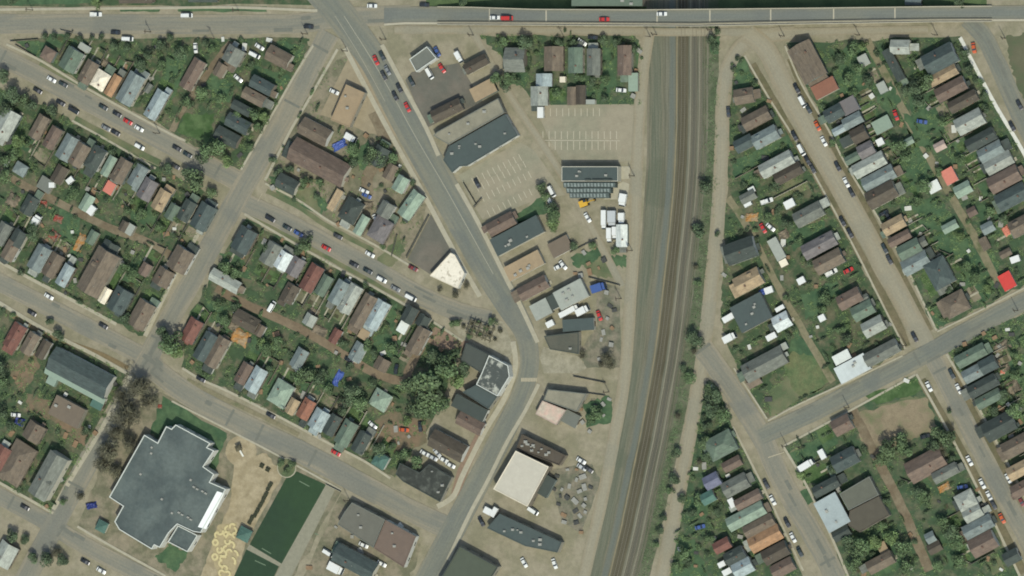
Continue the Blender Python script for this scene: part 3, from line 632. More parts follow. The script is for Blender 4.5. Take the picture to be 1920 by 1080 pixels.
def row(key, words, ang, axis, back, ents, h0=4.0):
    """one row of houses: words name the row, axis is the order to count in, back is the side the yards lie on"""
    E = []
    for s in ents.split(';'):
        p = s.split(',')
        E.append((float(p[0]), float(p[1]), float(p[2]), float(p[3]), p[4].strip(), p[5].strip() if len(p) > 5 and p[5] else 'g',
                  float(p[6]) if len(p) > 6 and p[6] else ang, float(p[7]) if len(p) > 7 else h0+rb.uniform(-.7, .8)))
    E.sort(key=lambda e: e[0] if axis == 'x' else e[1])
    end = 'western' if axis == 'x' else 'northern'
    for i, (x, y, l, wd, col, typ, a, h) in enumerate(E):
        n = ORD[i] if i < len(ORD) else 'last'
        ref = f"{n} house of the {words}"
        lab = f"{PAL[col][1]} {RT[typ]} house, {n} from the {end} end of the {words}"
        building(x, y, l, wd, a, col, typ, h, lab, 'house', 'house', 'houses of the '+words)
        MARKS.append((x, y, ref))
    if back:
        c, s = math.cos(rad(ang))*back, math.sin(rad(ang))*back
        for i, e in enumerate(E):
            sp = [math.hypot(e[0]-f[0], e[1]-f[1]) for f in (E[i-1:i]+E[i+1:i+2])]; hw = min(16, max(9, min(sp)*.47)) if sp else 12
            LOTS.append((e[0]+c*e[2]*.5, e[1]+s*e[2]*.5, e[0]+c*51, e[1]+s*51, hw, -s, c))
    # board fences between neighbouring yards
    for i in range(len(E)-1):
        e, f = E[i], E[i+1]
        d = math.hypot(e[0]-f[0], e[1]-f[1])
        if not back or d > 60: continue
        c, s = math.cos(rad(ang))*back, math.sin(rad(ang))*back
        mx, my = (e[0]+f[0])/2, (e[1]+f[1])/2
        p0 = (mx+c*4, my+s*4); p1 = (mx+c*57, my+s*57)
        fence(p0, p1, f"board fence between the {ORD[i]} and {ORD[i+1]} houses of the {words}", 'yard fences')
        if i % 2 == 0:
            q0 = (e[0]+c*52, e[1]+s*52); q1 = (mx+c*52, my+s*52)
            if free(*q0, -2) and free(*q1, -2): fence(q0, q1, f"back fence behind the {ORD[i]} house of the {words}", 'yard fences')
FENCEM = [mat('fence_boards', (128,122,106), .2, 1, .9, streak=(6,1,1)), mat('fence_boards_grey', (100,100,90), .2, 1, .9), mat('fence_boards_pale', (168,164,146), .15, 1, .9)]
def fence(p0, p1, label, group=None, h=None, th=.12, name='board_fence', m=None):
    a, b = G(*p0), G(*p1); l = (b-a).length; rz = math.atan2((b-a).y, (b-a).x); h = h or rb.uniform(1.3, 1.8)
    mb = MB()
    mb.box(0, -th/2, .08, l, th/2, h)
    n = max(2, int(l/2.4))
    for k in range(n+1): mb.box(l*k/n-.07, th/2, 0, l*k/n+.07, th/2+.12, h+.12)
    o = mb.build(name, m or rb.choice(FENCEM), None, tuple(a), rz); tag(o, label, 'fence', group)
    return o
def outbuildings(words, ang, ents):
    for s in ents.split(';'):
        p = s.split(',')
        x, y, l, wd, col = float(p[0]), float(p[1]), float(p[2]), float(p[3]), p[4].strip()
        typ = p[5].strip() if len(p) > 5 and p[5] else 'g'
        a = float(p[6]) if len(p) > 6 and p[6] else ang
        lab = nearlabel(x, y, f"{PAL[col][1]} shed")
        building(x, y, l, wd, a, col, typ, rb.uniform(2.5, 3.2), lab, 'shed', 'garden_shed', 'sheds and garages in the back yards')
        MARKS.append((x, y, None))
        MARKS.pop()

row('A', 'wedge block row', -61, 'x', 1, '89,102,24,24,rb,h;132,112,42,33,gn;164,135,44,24,br;187,150,34,28,cr,h;211,160,42,17,og;243,166,60,32,bl;292,196,56,25,lb')
row('A2', 'wedge block end row', -61, 'y', 0, '521,107,46,30,br,,28;490,160,44,24,nb,,28;475,182,44,22,br,,28;452,203,38,18,dk,,28;445,232,46,26,nb,,28;425,257,46,26,dk,,28;360,139,60,25,rb;436,104,32,33,gr,,-61')
row('BN', 'west block upper row', -61, 'x', -1, '10,232,55,35,lg;72,238,46,22,br;97,258,42,22,rb;125,277,48,28,bl;147,290,44,27,br;177,297,44,27,dk,h;203,311,40,16,lgn;226,320,46,26,br;257,330,42,25,bl;275,355,40,27,pg;301,375,40,24,tn;322,397,30,20,gn;349,395,40,24,dk;379,406,50,31,nb')
row('BS', 'west block lower row', -61, 'x', 1, '2,438,42,24,gr;32,447,30,25,dk;18,470,36,25,br;72,484,48,28,bl;98,497,46,25,br;121,516,42,21,lb;182,510,88,46,br,g,-61,5.4;196,554,30,15,cr;223,563,46,34,nb;264,590,52,35,br;305,520,33,32,br;271,505,24,18,rb;337,487,44,38,br')
row('DN', 'middle block upper row', -61, 'x', -1, '456,450,46,34,nb;507,476,42,30,gr;529,488,34,28,lw;553,500,36,25,pg;583,521,52,27,rd;606,535,40,20,gn;634,548,46,24,bl;655,560,56,26,lg;680,583,66,26,br;706,590,56,27,lb;767,590,32,24,dk;783,638,52,27,br')
row('DS', 'middle block lower row', -61, 'x', 1, '358,620,46,27,rd;384,650,54,26,nb;406,660,60,25,br;456,700,40,22,rb;479,712,48,26,lb;525,738,46,36,lgn,h;547,762,30,18,tn;573,767,38,24,rr;597,787,38,30,lb;622,797,40,22,dk;648,812,48,28,gn;676,830,40,25,dk;712,864,26,26,tl,h')
row('C', 'corner block', 28, 'y', 0, '596,304,115,46,rb,g,28,3.6;589,247,58,33,br,g,28,3.6;537,345,40,28,dk,g,28;710,292,36,27,dk,g,-61;731,322,30,20,br,g,-61;750,345,30,23,lgn,g,-61;770,384,54,27,lgn,g,-55;657,395,44,34,dk,h,-61;677,422,38,17,lgn,g,-61;712,430,44,36,pg,h,-61;722,393,28,26,gr,g,-61;628,375,42,13,tn,s,-61')
row('H', 'hall block', -61, 'x', 0, '27,630,48,27,rd;55,644,42,22,br;80,655,36,18,db;125,772,60,38,br,f,28;62,810,34,34,br,g,-61;30,868,78,46,br,h;0,858,44,26,rd;8,1040,44,36,lg,g;88,892,88,38,gr,g,-61,6.5')
row('N', 'cottage row under the overpass', 90, 'x', 0, '964,112,46,38,gr,G;1037,110,46,36,br;1078,113,48,27,gn;1112,116,50,25,gr;1170,113,56,26,rb')
row('E', 'trackside block', -28, 'y', 0, '1394,180,36,29,br,,-10;1417,222,54,27,br;1394,269,36,24,nb;1434,257,50,28,bl;1455,308,66,27,lg;1477,325,54,24,db;1515,402,56,29,gr;1535,460,66,29,pg;1553,490,56,30,br;1387,470,58,40,dk,,-20;1402,527,52,34,tn;1592,560,46,28,rb;1617,582,42,28,gn;1637,612,42,29,lg;1465,603,32,30,lw')
row('FW', 'east block street row', -28, 'y', 1, '1563,212,36,26,nb;1592,198,30,28,pg,f;1598,226,38,22,bl;1574,243,28,14,lb;1610,252,30,28,db;1589,264,26,18,dk,f;1623,281,30,26,pg;1599,296,32,16,gn;1629,309,64,27,lg;1647,334,64,28,bl;1652,365,58,34,db;1675,422,44,25,tn;1686,447,44,18,rb;1704,467,44,27,gn;1716,493,52,30,bl;1760,512,54,42,nb,h,62;1790,570,46,40,br,h')
row('FE', 'east block far row', -28, 'y', -1, '1675,122,64,17,dk,g,62;1761,110,62,40,nb,g,-28,4.6;1767,141,58,22,tn;1782,167,60,27,rb;1805,190,58,22,db;1817,228,54,32,lg;1838,262,58,25,dk;1857,284,48,27,bl;1872,305,54,28,lg;1882,336,62,32,rb;1896,369,60,34,nb;1912,424,38,32,br;1687,88,36,27,lg,g,0')
row('K', 'south-east block', -28, 'y', 1, '1820,667,60,25,gn;1824,700,40,25,bl;1852,684,32,27,nb;1842,724,58,25,dk;1853,748,50,22,gn;1872,800,60,38,dk;1907,835,58,32,br;1912,880,50,26,tn;1918,915,46,26,rb')
row('J', 'lower east block', -28, 'y', -1, '1578,797,36,31,rb;1583,862,48,33,nb;1548,913,52,22,dk;1735,872,74,42,rb,g;1772,887,50,22,gr;1810,938,36,32,lg,h;1823,962,36,26,lg;1833,988,58,27,bl;1842,1020,50,36,rb;1650,1055,52,26,br;1896,1045,30,26,dk')
row('M', 'siding block', -28, 'y', 0, '1350,835,54,42,gn,h;1372,870,36,20,rb;1334,902,30,26,vi;1327,933,26,22,tl;1378,910,50,30,gr;1402,937,52,21,rb;1398,968,76,27,lgn;1422,986,60,24,br;1434,1010,64,30,og;1353,1023,32,22,rd;1377,1043,38,27,dk;1392,1065,38,29,lb;1453,1037,50,29,db;1467,1065,44,27,rb')
outbuildings('', -61, '157,89,12,20,lg,f;228,137,12,12,gr,f;277,165,18,10,gr;412,131,25,20,br;85,346,24,26,gr,f;110,327,34,22,db;37,317,22,24,bl,h;54,385,36,24,dk;162,380,32,20,lgn;243,430,20,14,lg,f;231,424,20,14,db;172,445,26,17,gn;204,466,24,32,dk;205,352,22,17,sr,f;421,527,24,60,lg,G;542,550,36,26,db;580,600,22,22,lg;628,630,28,17,rd;755,614,21,17,wh,f;682,627,18,18,tn,f;670,660,36,24,bl;715,683,24,26,br;792,602,22,24,dk;460,602,28,48,db,G;487,620,22,14,br;560,672,38,23,bl;712,750,34,34,lgn,h')
outbuildings('', -28, '1187,154,34,17,lgn,f,90;1019,150,24,30,lb,g,90;1010,180,36,32,lg,g,90;1071,180,34,16,br,g,90;1088,178,36,18,db,g,90;1107,191,16,8,lg,f,0;1412,713,26,24,br;1654,234,34,25,lgn,f;1654,164,16,20,lg,f;1619,113,18,20,lg,f;1702,266,22,13,lgn;1751,350,22,20,wh,f;1780,330,28,23,sr,f,62;1805,355,32,23,lgn;1727,455,20,18,gr;1781,425,30,17,lgn;1762,274,22,16,pk;1822,397,18,17,rb;1852,427,24,20,bl;1846,457,24,16,br,g,62;1885,475,22,14,br;1655,1028,16,22,tn,f;1744,1008,18,20,bl;1752,1027,26,20,db;1402,369,30,18,gr;1456,467,42,18,lg,f,62;1409,356,12,10,wh,f;1469,650,14,12,lg,f;1469,493,14,12,cr,f;1888,527,31,24,RD,f,62;1619,560,18,14,gr')

# ------------------------------------------------------------------ buildings with a plan of their own
def poly_building(pts, h, col, label, cat, name, ref=None, par=.45, trim=None, wall=1, units=0, inset=.35, group=None, seed=1, roofm=None):
    q = [G(x, y, h) for x, y in pts]
    if sum(a.x*b.y-b.x*a.y for a, b in zip(q, q[1:]+q[:1])) < 0: q.reverse()
    c = sum(q, Vector())/len(q); c.z = 0
    t = thing(name, tuple(c), 0, label, cat, group)
    q = [Vector((p.x-c.x, p.y-c.y, 0)) for p in q]
    mb = MB(); mb.prism([(p.x, p.y) for p in q], 0, h-.14); mb.build('wall', wallmat(wall), t)
    mb = MB(); mb.prism([(p.x, p.y) for p in q], h-.13, h); rf = mb.build('roof', roofm or flatmat(col), t)
    # parapet: a real upstand round the edge
    n = len(q); ins = []
    for i in range(n):
        a, b, d = q[i-1], q[i], q[(i+1) % n]
        e1 = Vector(((b-a).y, -(b-a).x, 0)).normalized(); e2 = Vector(((d-b).y, -(d-b).x, 0)).normalized()
        m = e1+e2; m = m/max(m.length_squared, .3)*2 if m.length > .1 else e1
        ins.append(b-m*inset)
    mb = MB()
    for i in range(n):
        j = (i+1) % n
        mb.add([(q[i].x,q[i].y,h),(q[j].x,q[j].y,h),(ins[j].x,ins[j].y,h),(ins[i].x,ins[i].y,h)]+[(p.x,p.y,h+par) for p in (q[i],q[j],ins[j],ins[i])],
               [(4,5,6,7),(0,1,5,4),(2,3,7,6)])
    mb.build('parapet', trim or flatmat(col), rf)
    r = random.Random(seed); xs = [p.x for p in q]; ys = [p.y for p in q]; k = 0; tries = 0
    while k < units and tries < 400:
        tries += 1; ux, uy = r.uniform(min(xs), max(xs)), r.uniform(min(ys), max(ys))
        if not all(inpoly(ux+dx, uy+dy, [(p.x,p.y) for p in ins]) for dx in (-1.2,1.2) for dy in (-1.2,1.2)): continue
        b_ = r.uniform(.35, .8); m2 = MB(); m2.box(ux-b_, uy-b_*.8, h, ux+b_, uy+b_*.8, h+r.uniform(.5, .9)); m2.box(ux-b_*.5, uy-b_*.4, h+.4, ux+b_*.5, uy+b_*.4, h+1.0)
        m2.build('rooftop_unit', VENT, t); k += 1
    # doors and windows along the walls
    for i in range(n):
        a, b = q[i], q[(i+1) % n]; l = (b-a).length
        if l < 6: continue
        d = (b-a)/l; nn = Vector((d.y, -d.x, 0)); kk = max(1, int(l/6))
        for s_ in range(kk):
            m_ = a+d*(l*(s_+.5)/kk); m2 = MB()
            m2.add([tuple(m_+d*u+nn*o_+Vector((0,0,z))) for o_ in (-.02, .03) for u, z in ((-.9,1),(.9,1),(.9,2.3),(-.9,2.3))],
                   [(4,5,6,7),(0,1,5,4),(1,2,6,5),(2,3,7,6),(3,0,4,7)])
            m2.build('window', GLASS(), t)
    cx, cy = sum(p[0] for p in pts)/len(pts), sum(p[1] for p in pts)/len(pts)
    if ref: MARKS.append((cx, cy, ref))
    # claim the footprint
    x0, x1, y0, y1 = min(p[0] for p in pts), max(p[0] for p in pts), min(p[1] for p in pts), max(p[1] for p in pts)
    POLYS.append(pts)
    return t, c, q
POLYS = []
PARW = mat('white_parapet', (206,210,202), .06, 1, .7)
SCHOOLR = mat('school_membrane', (78,89,87), .18, .12, .8, rgb2=(92,102,98), s2=.1)
sch, sc0, sq = poly_building(P('205,932 271,815 296,830 312,799 322,804 330,796 395,831 389,839 402,845 382,875 402,889 394,904 424,917 377,999 363,997 333,983 317,999 300,1027 290,1022 285,1030 224,993 215,978 231,949'), 6.0, 'nb',
    'large slate-grey flat-roofed school with a stepped outline and white edge', 'school', 'school', 'large grey school', trim=PARW, wall=3, roofm=SCHOOLR, inset=.38)
def on(t, c, px, py, z):
    p = G(px, py, z)-c; p.z = z; return p
def roof_box(t, c, px, py, z, w_, d_, hh, ang, m, name='rooftop_unit', z0=None):
    p = on(t, c, px, py, z+hh); mb = MB(); mb.box(-w_/2, -d_/2, 0, w_/2, d_/2, hh*.8); mb.box(-w_*.35, -d_*.35, hh*.8, w_*.35, d_*.35, hh)
    return mb.build(name, m, t, (p.x, p.y, z), rad(-ang))
for x, y in ((363,913),(369,917),(379,921),(385,925),(335,961),(341,965),(352,970),(357,974)): roof_box(sch, sc0, x, y, 6, 1.1, .8, .8, 28, VENT)
for x, y in ((303,936),(263,889),(284,839),(283,850),(357,900),(322,962)): roof_box(sch, sc0, x, y, 6, .9, .9, .5, 28, VENT, 'roof_vent')
q4 = [on(sch, sc0, x, y, 6.3) for x, y in P('407,921 420,925 386,992 371,988')]
mb = MB(); mb.prism([(p.x, p.y) for p in q4[::-1]], 6.02, 6.3); mb.build('white_canopy', mat('bright_membrane', (246,250,246), .03, 1, .6), sch)
poly_building(P('334,985 362,999 371,1004 352,1035 315,1016'), 5.2, 'nb', 'small slate-grey school annexe with white edge below the main school roof', 'school', 'school_annexe', 'school annexe', trim=PARW, wall=3, roofm=SCHOOLR)
OCCP = POLYS
t = building(148, 699, 122, 46, 28, 'nb', 'g', 5.0, 'big teal-grey gabled hall with pale green southern slope and porch', 'hall', 'parish_hall', extra=False, rise=3.0); MARKS.append((148, 697, 'big teal-grey hall'))
mb = MB(); c, L, W, rz = frame(148, 697, 124, 44, 28, 6)
HG = mat('hall_green_roof', (138,156,141), .1, .5, .8)
mb.add([(-L/2-.35,-W/2-2.7,3.3),(L/2+.35,-W/2-2.7,3.3),(L/2+.35,-W/2+.1,4.6),(-L/2-.35,-W/2+.1,4.6),(-L/2-.35,-W/2-2.7,3.1),(L/2+.35,-W/2-2.7,3.1),(L/2+.35,-W/2+.1,4.4),(-L/2-.35,-W/2+.1,4.4)], [(0,1,2,3),(7,6,5,4),(0,4,5,1),(1,5,6,2),(2,6,7,3),(3,7,4,0)])
mb.build('aisle_roof', HG, t)
mb = MB(); mb.box(-L/2+.1,-W/2-2.4,0,L/2-.1,-W/2-.05,3.05); mb.build('aisle_wall', wallmat(3), t)
mb = MB(); mb.box(-L/2+2,-W/2-6.2,0,-L/2+6.4,-W/2-2.75,2.9); mb.build('porch', HG, t)
for k in range(6):
    mb = MB(); x_ = -L/2+3+k*4.4; mb.box(x_-.5,W/2-.02-.25,1.4,x_+.5,W/2+.03-.25,3.2); mb.build('window', GLASS(), t)
building(182, 757, 22, 18, 28, 'tl', 'f', 3.2, 'small teal flat-roofed extension at the eastern end of the big hall', 'extension', 'hall_extension')

poly_building(P('806,517 845,474 853,478 871,512 858,541'), 4.2, 'cr', 'bright cream five-sided flat-roofed shop at the street corner', 'shop', 'corner_shop', 'cream corner shop', wall=3, par=.15, roofm=mat('cream_roof', (232,224,206), .12, .5, .7, rgb2=(176,168,150), s2=.45, lo=.54, hi=.64))
poly_building(P('820,247 934,184 946,211 841,271 812,254'), 4.6, 'gr', 'long pale grey flat-roofed store north of the parking lot', 'store', 'long_store', 'long pale store', par=.1, units=3, roofm=mat('felt_roof', (142,138,120), .12, .3, .9, rgb2=(128,126,110), s2=.1))
poly_building(P('842,274 947,214 971,254 876,311 862,312 848,324 831,300'), 4.0, 'nb', 'dark slate flat-roofed store touching the long pale store', 'store', 'slate_store', 'dark slate store', wall=3, units=6, par=.15)
poly_building(P('768,111 801,87 819,109 781,135'), 4.4, 'gr', 'small grey filling station with pale rounded roof edge', 'filling station', 'filling_station', 'filling station', trim=PARW, wall=3, inset=.3)
poly_building(P('649,158 684,174 655,239 620,225'), 4.2, 'tn', 'tan flat-roofed shop beside the main street junction', 'shop', 'tan_shop', 'tan shop', par=.2, units=2, wall=1)
def comm(x, y, l, w_, ang, col, typ, h, label, cat, name, ref): building(x, y, l, w_, ang, col, typ, h, label, cat, name); MARKS.append((x, y, ref))
comm(892,120,46,21,-28,'db','g',3.4,'dark brown gabled workshop with light eaves behind the filling station','workshop','workshop','dark brown workshop')
comm(906,169,46,26,-28,'tn','f',3.6,'tan flat-roofed shed building beside the gravel alley','workshop','tan_workshop','tan workshop')
comm(837,207,60,24,-26,'db','g',3.6,'long dark brown gabled building above the long pale store','workshop','long_workshop','long brown workshop')
comm(939,420,54,26,-28,'rb','g',3.2,'reddish brown gabled shop below the lower parking lot','shop','brown_shop','reddish brown shop')
comm(969,442,98,34,-28,'nb','f',4.2,'long slate flat-roofed shop facing the main street below the parking lot','shop','slate_shop','long slate shop')
comm(982,498,72,28,-28,'tn','f',3.8,'long tan flat-roofed building south of the long slate shop','shop','tan_store','long tan store')
comm(1050,462,40,28,-28,'br','f',2.4,'low brown walled storehouse behind the long tan store','storehouse','storehouse','low brown storehouse')
comm(999,540,58,26,-28,'rb','g',3.3,'reddish brown house with a low gable above the grey garage','house','street_house','reddish brown street house')
comm(1070,552,58,36,-28,'lg','f',4.4,'large pale grey flat-roofed garage beside the white trucks','garage','repair_garage','large pale grey garage')
comm(1014,580,34,30,-28,'lg','f',4.0,'pale grey flat-roofed front of the repair garage','garage','garage_office','pale grey garage office')
comm(1037,566,22,26,-28,'dk','f',3.4,'dark glazed link between the two pale grey garages','garage','garage_link','dark garage link')
comm(1084,609,58,22,-4,'nb','f',3.4,'slate flat-roofed shed south of the white trucks','shed','truck_shed','slate truck shed')
poly_building(P('1020,630 1085,622 1085,664 1031,655'), 4.0, 'dk', 'dark grey flat-roofed shop at the bend of the main street', 'shop', 'bend_shop', 'dark bend shop', units=1, par=.15, roofm=mat('dark_felt', (92,92,80), .12, .3, .9, rgb2=(80,84,74), s2=.1))
poly_building(P('1027,730 1100,738 1081,772 1019,750'), 4.6, 'gr', 'grey flat-roofed building at the crosswalk above the pink roof', 'shop', 'grey_shop', 'grey crosswalk shop', par=.15, roofm=MATS['felt_roof'])
poly_building(P('1017,751 1061,769 1043,797 1004,776'), 4.0, 'pk', 'pink and cream patched flat roof below the grey crosswalk shop', 'shop', 'pink_shop', 'pink roofed shop', par=.12, roofm=mat('pink_patch_roof', (190,178,160), .2, .5, .85, rgb2=(204,174,158), s2=.2))
building(1070, 785, 30, 24, 28, 'gr', 'f', 2.4, 'low grey lean-to against the pink roofed shop', 'lean-to', 'storage_lean_to')
poly_building(P('925,917 967,845 1029,875 989,950'), 7.0, 'cr', 'tall square cream flat-roofed hall beside the lower main street', 'hall', 'cream_hall', 'tall cream hall', par=.2, wall=2, roofm=mat('cream_membrane', (190,185,170), .08, .3, .75))
poly_building(P('979,814 1061,854 1049,873 968,842'), 4.2, 'db', 'long dark brown roof crowded with machinery above the cream hall', 'workshop', 'machine_shop', 'dark machinery roof', units=12, par=.5, seed=5, wall=2)
comm(1024,912,38,20,-61,'dk','f',3.2,'dark flat-roofed annexe on the east side of the cream hall','annexe','hall_annexe','dark hall annexe')
poly_building(P('937,963 1053,1017 1045,1036 985,1024 913,990'), 4.6, 'nb', 'long slate flat-roofed building south of the cream hall', 'shop', 'slate_works', 'long slate works', units=7, par=.15, seed=3)
poly_building(P('862,1024 934,1063 905,1110 822,1092'), 5.0, 'dk', 'dark green-grey flat-roofed block at the bottom of the main street', 'shop', 'bottom_block', 'dark bottom block', units=1, par=.4, roofm=mat('green_felt', (82,90,76), .1, .3, .9))
poly_building(P('660,942 722,974 700,1027 633,983 646,960'), 4.8, 'gr', 'grey flat-roofed part of the corner block below the diagonal street', 'shop', 'grey_block', 'grey corner block', units=2, par=.2, roofm=mat('grey_felt', (106,106,96), .1, .3, .9))
poly_building(P('723,975 780,1006 757,1064 701,1028'), 4.8, 'rb', 'brown flat-roofed corner block with a white eastern wall', 'shop', 'brown_block', 'brown corner block', units=2, par=.2, wall=3)
comm(664,1054,84,36,28,'nb','g',4.2,'long slate gabled building at the bottom edge near the gravel path','shop','bottom_shop','long slate bottom shop')
poly_building(P('874,643 916,665 903,700 864,675'), 5.0, 'dk', 'dark flat-roofed building at the plaza with pale stains', 'shop', 'plaza_shop', 'dark plaza shop', par=.2, roofm=mat('stained_felt', (76,82,76), .12, .3, .9))
poly_building(P('917,666 953,685 956,706 933,743 893,721 904,698'), 5.6, 'nb', 'dark flat roof with white crusted patches and curved white edge at the bend', 'shop', 'curved_shop', 'white-patched bend building', par=.4, trim=PARW, wall=3, roofm=mat('crusted_felt', (78,84,80), .15, .4, .9, rgb2=(176,178,166), s2=.28, lo=.5, hi=.62))
poly_building(P('892,722 932,744 916,767 867,735'), 4.8, 'nb', 'slate flat-roofed building below the white-patched roof', 'shop', 'lower_plaza_shop', 'slate plaza building', par=.2)
comm(880,765,66,24,28,'dk','f',4.0,'dark flat-roofed shop on the west side of the lower main street','shop','dark_shop','dark street shop')
comm(881,794,52,26,28,'rb','g',3.4,'reddish brown gabled shop beside the lower main street','shop','gabled_shop','brown gabled shop')
comm(838,836,70,34,28,'db','g',4.2,'big dark brown gabled building facing the lower main street','shop','gabled_hall','big dark gabled shop')
poly_building(P('742,889 750,868 787,886 805,870 847,895 825,941 756,903'), 4.0, 'dk', 'black stained L-shaped roof at the street corner', 'shop', 'black_shop', 'black L-shaped roof', par=.3, units=3, roofm=mat('burnt_felt', (58,62,56), .3, .5, .9, rgb2=(96,100,92), s2=.22, lo=.5, hi=.68))
t = building(1106, 326, 106, 28, 0, 'nb', 'f', 5.0, 'blue-grey depot building with a sawtooth roof of skylights', 'depot', 'depot', par=.1); MARKS.append((1106, 335, 'blue-grey depot'))
c, L, W, rz = frame(1106, 326, 106, 28, 0, 5)
for k, (dy, l0, l1, hh) in enumerate(((-4.8, -.48, .44, 4.5), (-7.2, -.43, .36, 4.1), (-9.3, -.38, .32, 3.7))):
    mb = MB(); y1 = dy+1.1; y0 = dy-1.05
    mb.add([(l0*L,y0,0),(l1*L,y0,0),(l1*L,y1,0),(l0*L,y1,0),(l0*L,y0,hh-.9),(l1*L,y0,hh-.9),(l1*L,y1,hh),(l0*L,y1,hh)], [(0,3,2,1),(4,5,6,7),(0,1,5,4),(1,2,6,5),(2,3,7,6),(3,0,4,7)])
    bay_ = mb.build('sawtooth_bay', roofmat('nb'), t)
    mb = MB(); n = int((l1-l0)*L/1.5)
    for i in range(n): xx = l0*L+.4+i*1.5; mb.add([(xx,y0+.4,hh-.9+.4*.9/2.15+.03),(xx+.8,y0+.4,hh-.9+.4*.9/2.15+.03),(xx+.8,y1-.3,hh-.3*.9/2.15+.03),(xx,y1-.3,hh-.3*.9/2.15+.03)], [(0,1,2,3)])
    mb.build('skylight', roofmat('bl'), bay_)
mb = MB(); mb.box(-.08*L, -3.0, 5.0, .02*L, -2.2, 5.6); mb.box(.05*L, -3.0, 5.0, .4*L, -2.2, 5.6); mb.build('roof_ridge_vent', roofmat('dk'), t)
comm(1165,442,42,21,90,'wh','g',3.4,'bright white gabled storage tent beside the white trucks','storage tent','storage_tent','white storage tent')
comm(1512,116,72,47,62,'br','g',4.8,'big brown gabled building at the top of the gravelly street','hall','brown_hall','big brown hall')
comm(1546,165,46,26,-28,'rr','f',3.4,'rusty red flat roof against the big brown hall','annexe','red_annexe','rusty red annexe')
comm(1408,586,64,52,-28,'nb','f',4.0,'broad slate flat-roofed store beside the eastern gravel road','store','broad_store','broad slate store')
comm(1432,683,84,36,-28,'gr','g',4.2,'big grey gabled store at the fork of the eastern gravel road','store','grey_store','big grey store')
comm(1652,662,68,27,-28,'gr','g',3.6,'grey gabled garage along the crossing street','garage','street_garage','grey street garage')
comm(1598,691,62,32,-28,'lw','f',3.8,'pale bluish-white flat-roofed garage along the crossing street','garage','light_garage','light flat garage')
comm(1578,670,32,18,-28,'wh','f',3.2,'small white flat-roofed shed behind the light flat garage','shed','white_shed','small white street shed')
comm(1560,961,62,45,62,'lx','f',5.0,'large light blue flat-roofed warehouse on the forked street','warehouse','warehouse','light blue warehouse')
poly_building(P('1574,926 1630,893 1648,928 1591,957'), 4.6, 'gr', 'grey flat-roofed warehouse behind the light blue warehouse', 'warehouse', 'grey_warehouse', 'grey warehouse', par=.15, roofm=mat('old_felt', (100,102,90), .12, .3, .9))
poly_building(P('1593,958 1648,930 1668,966 1612,998 1590,985'), 4.4, 'db', 'dark brown flat-roofed warehouse south of the grey warehouse', 'warehouse', 'brown_warehouse', 'dark brown warehouse', par=.15, roofm=mat('brown_felt', (88,84,72), .14, .3, .9))
comm(1577,1000,34,22,-28,'dk','g',3.2,'dark lean-to house below the light blue warehouse','house','warehouse_annexe','dark warehouse annexe')
# top edge of the picture
comm(1138,1,132,20,0,'gn','f',6.5,'long grey-green flat-roofed building north of the overpass','depot','long_depot','grey-green building north of the overpass')
comm(254,-2,62,16,0,'db','g',3.2,'dark brown house on the north side of the top avenue','house','avenue_house','dark brown avenue house')
comm(380,-3,54,14,0,'dk','g',3.0,'dark roofed house at the top edge beside the avenue','house','edge_house','dark avenue edge house')
comm(1712,4,30,12,0,'bl','g',3.0,'blue-grey shed north of the overpass','shed','edge_shed','blue-grey shed at the top')
# pavilions
def pavilion(x, y, w_, ang, col, label):
    t = building(x, y, w_, w_, ang, col, 'h', 2.6, label, 'pavilion', 'pavilion', extra=False); MARKS.append((x, y, label.split(' beside')[0].split(' at')[0]))
pavilion(457, 1002, 24, 28, 'tl', 'square teal pavilion beside the turf pitch')
pavilion(190, 987, 20, 28, 'tl', 'small dark teal pavilion at the school gate')
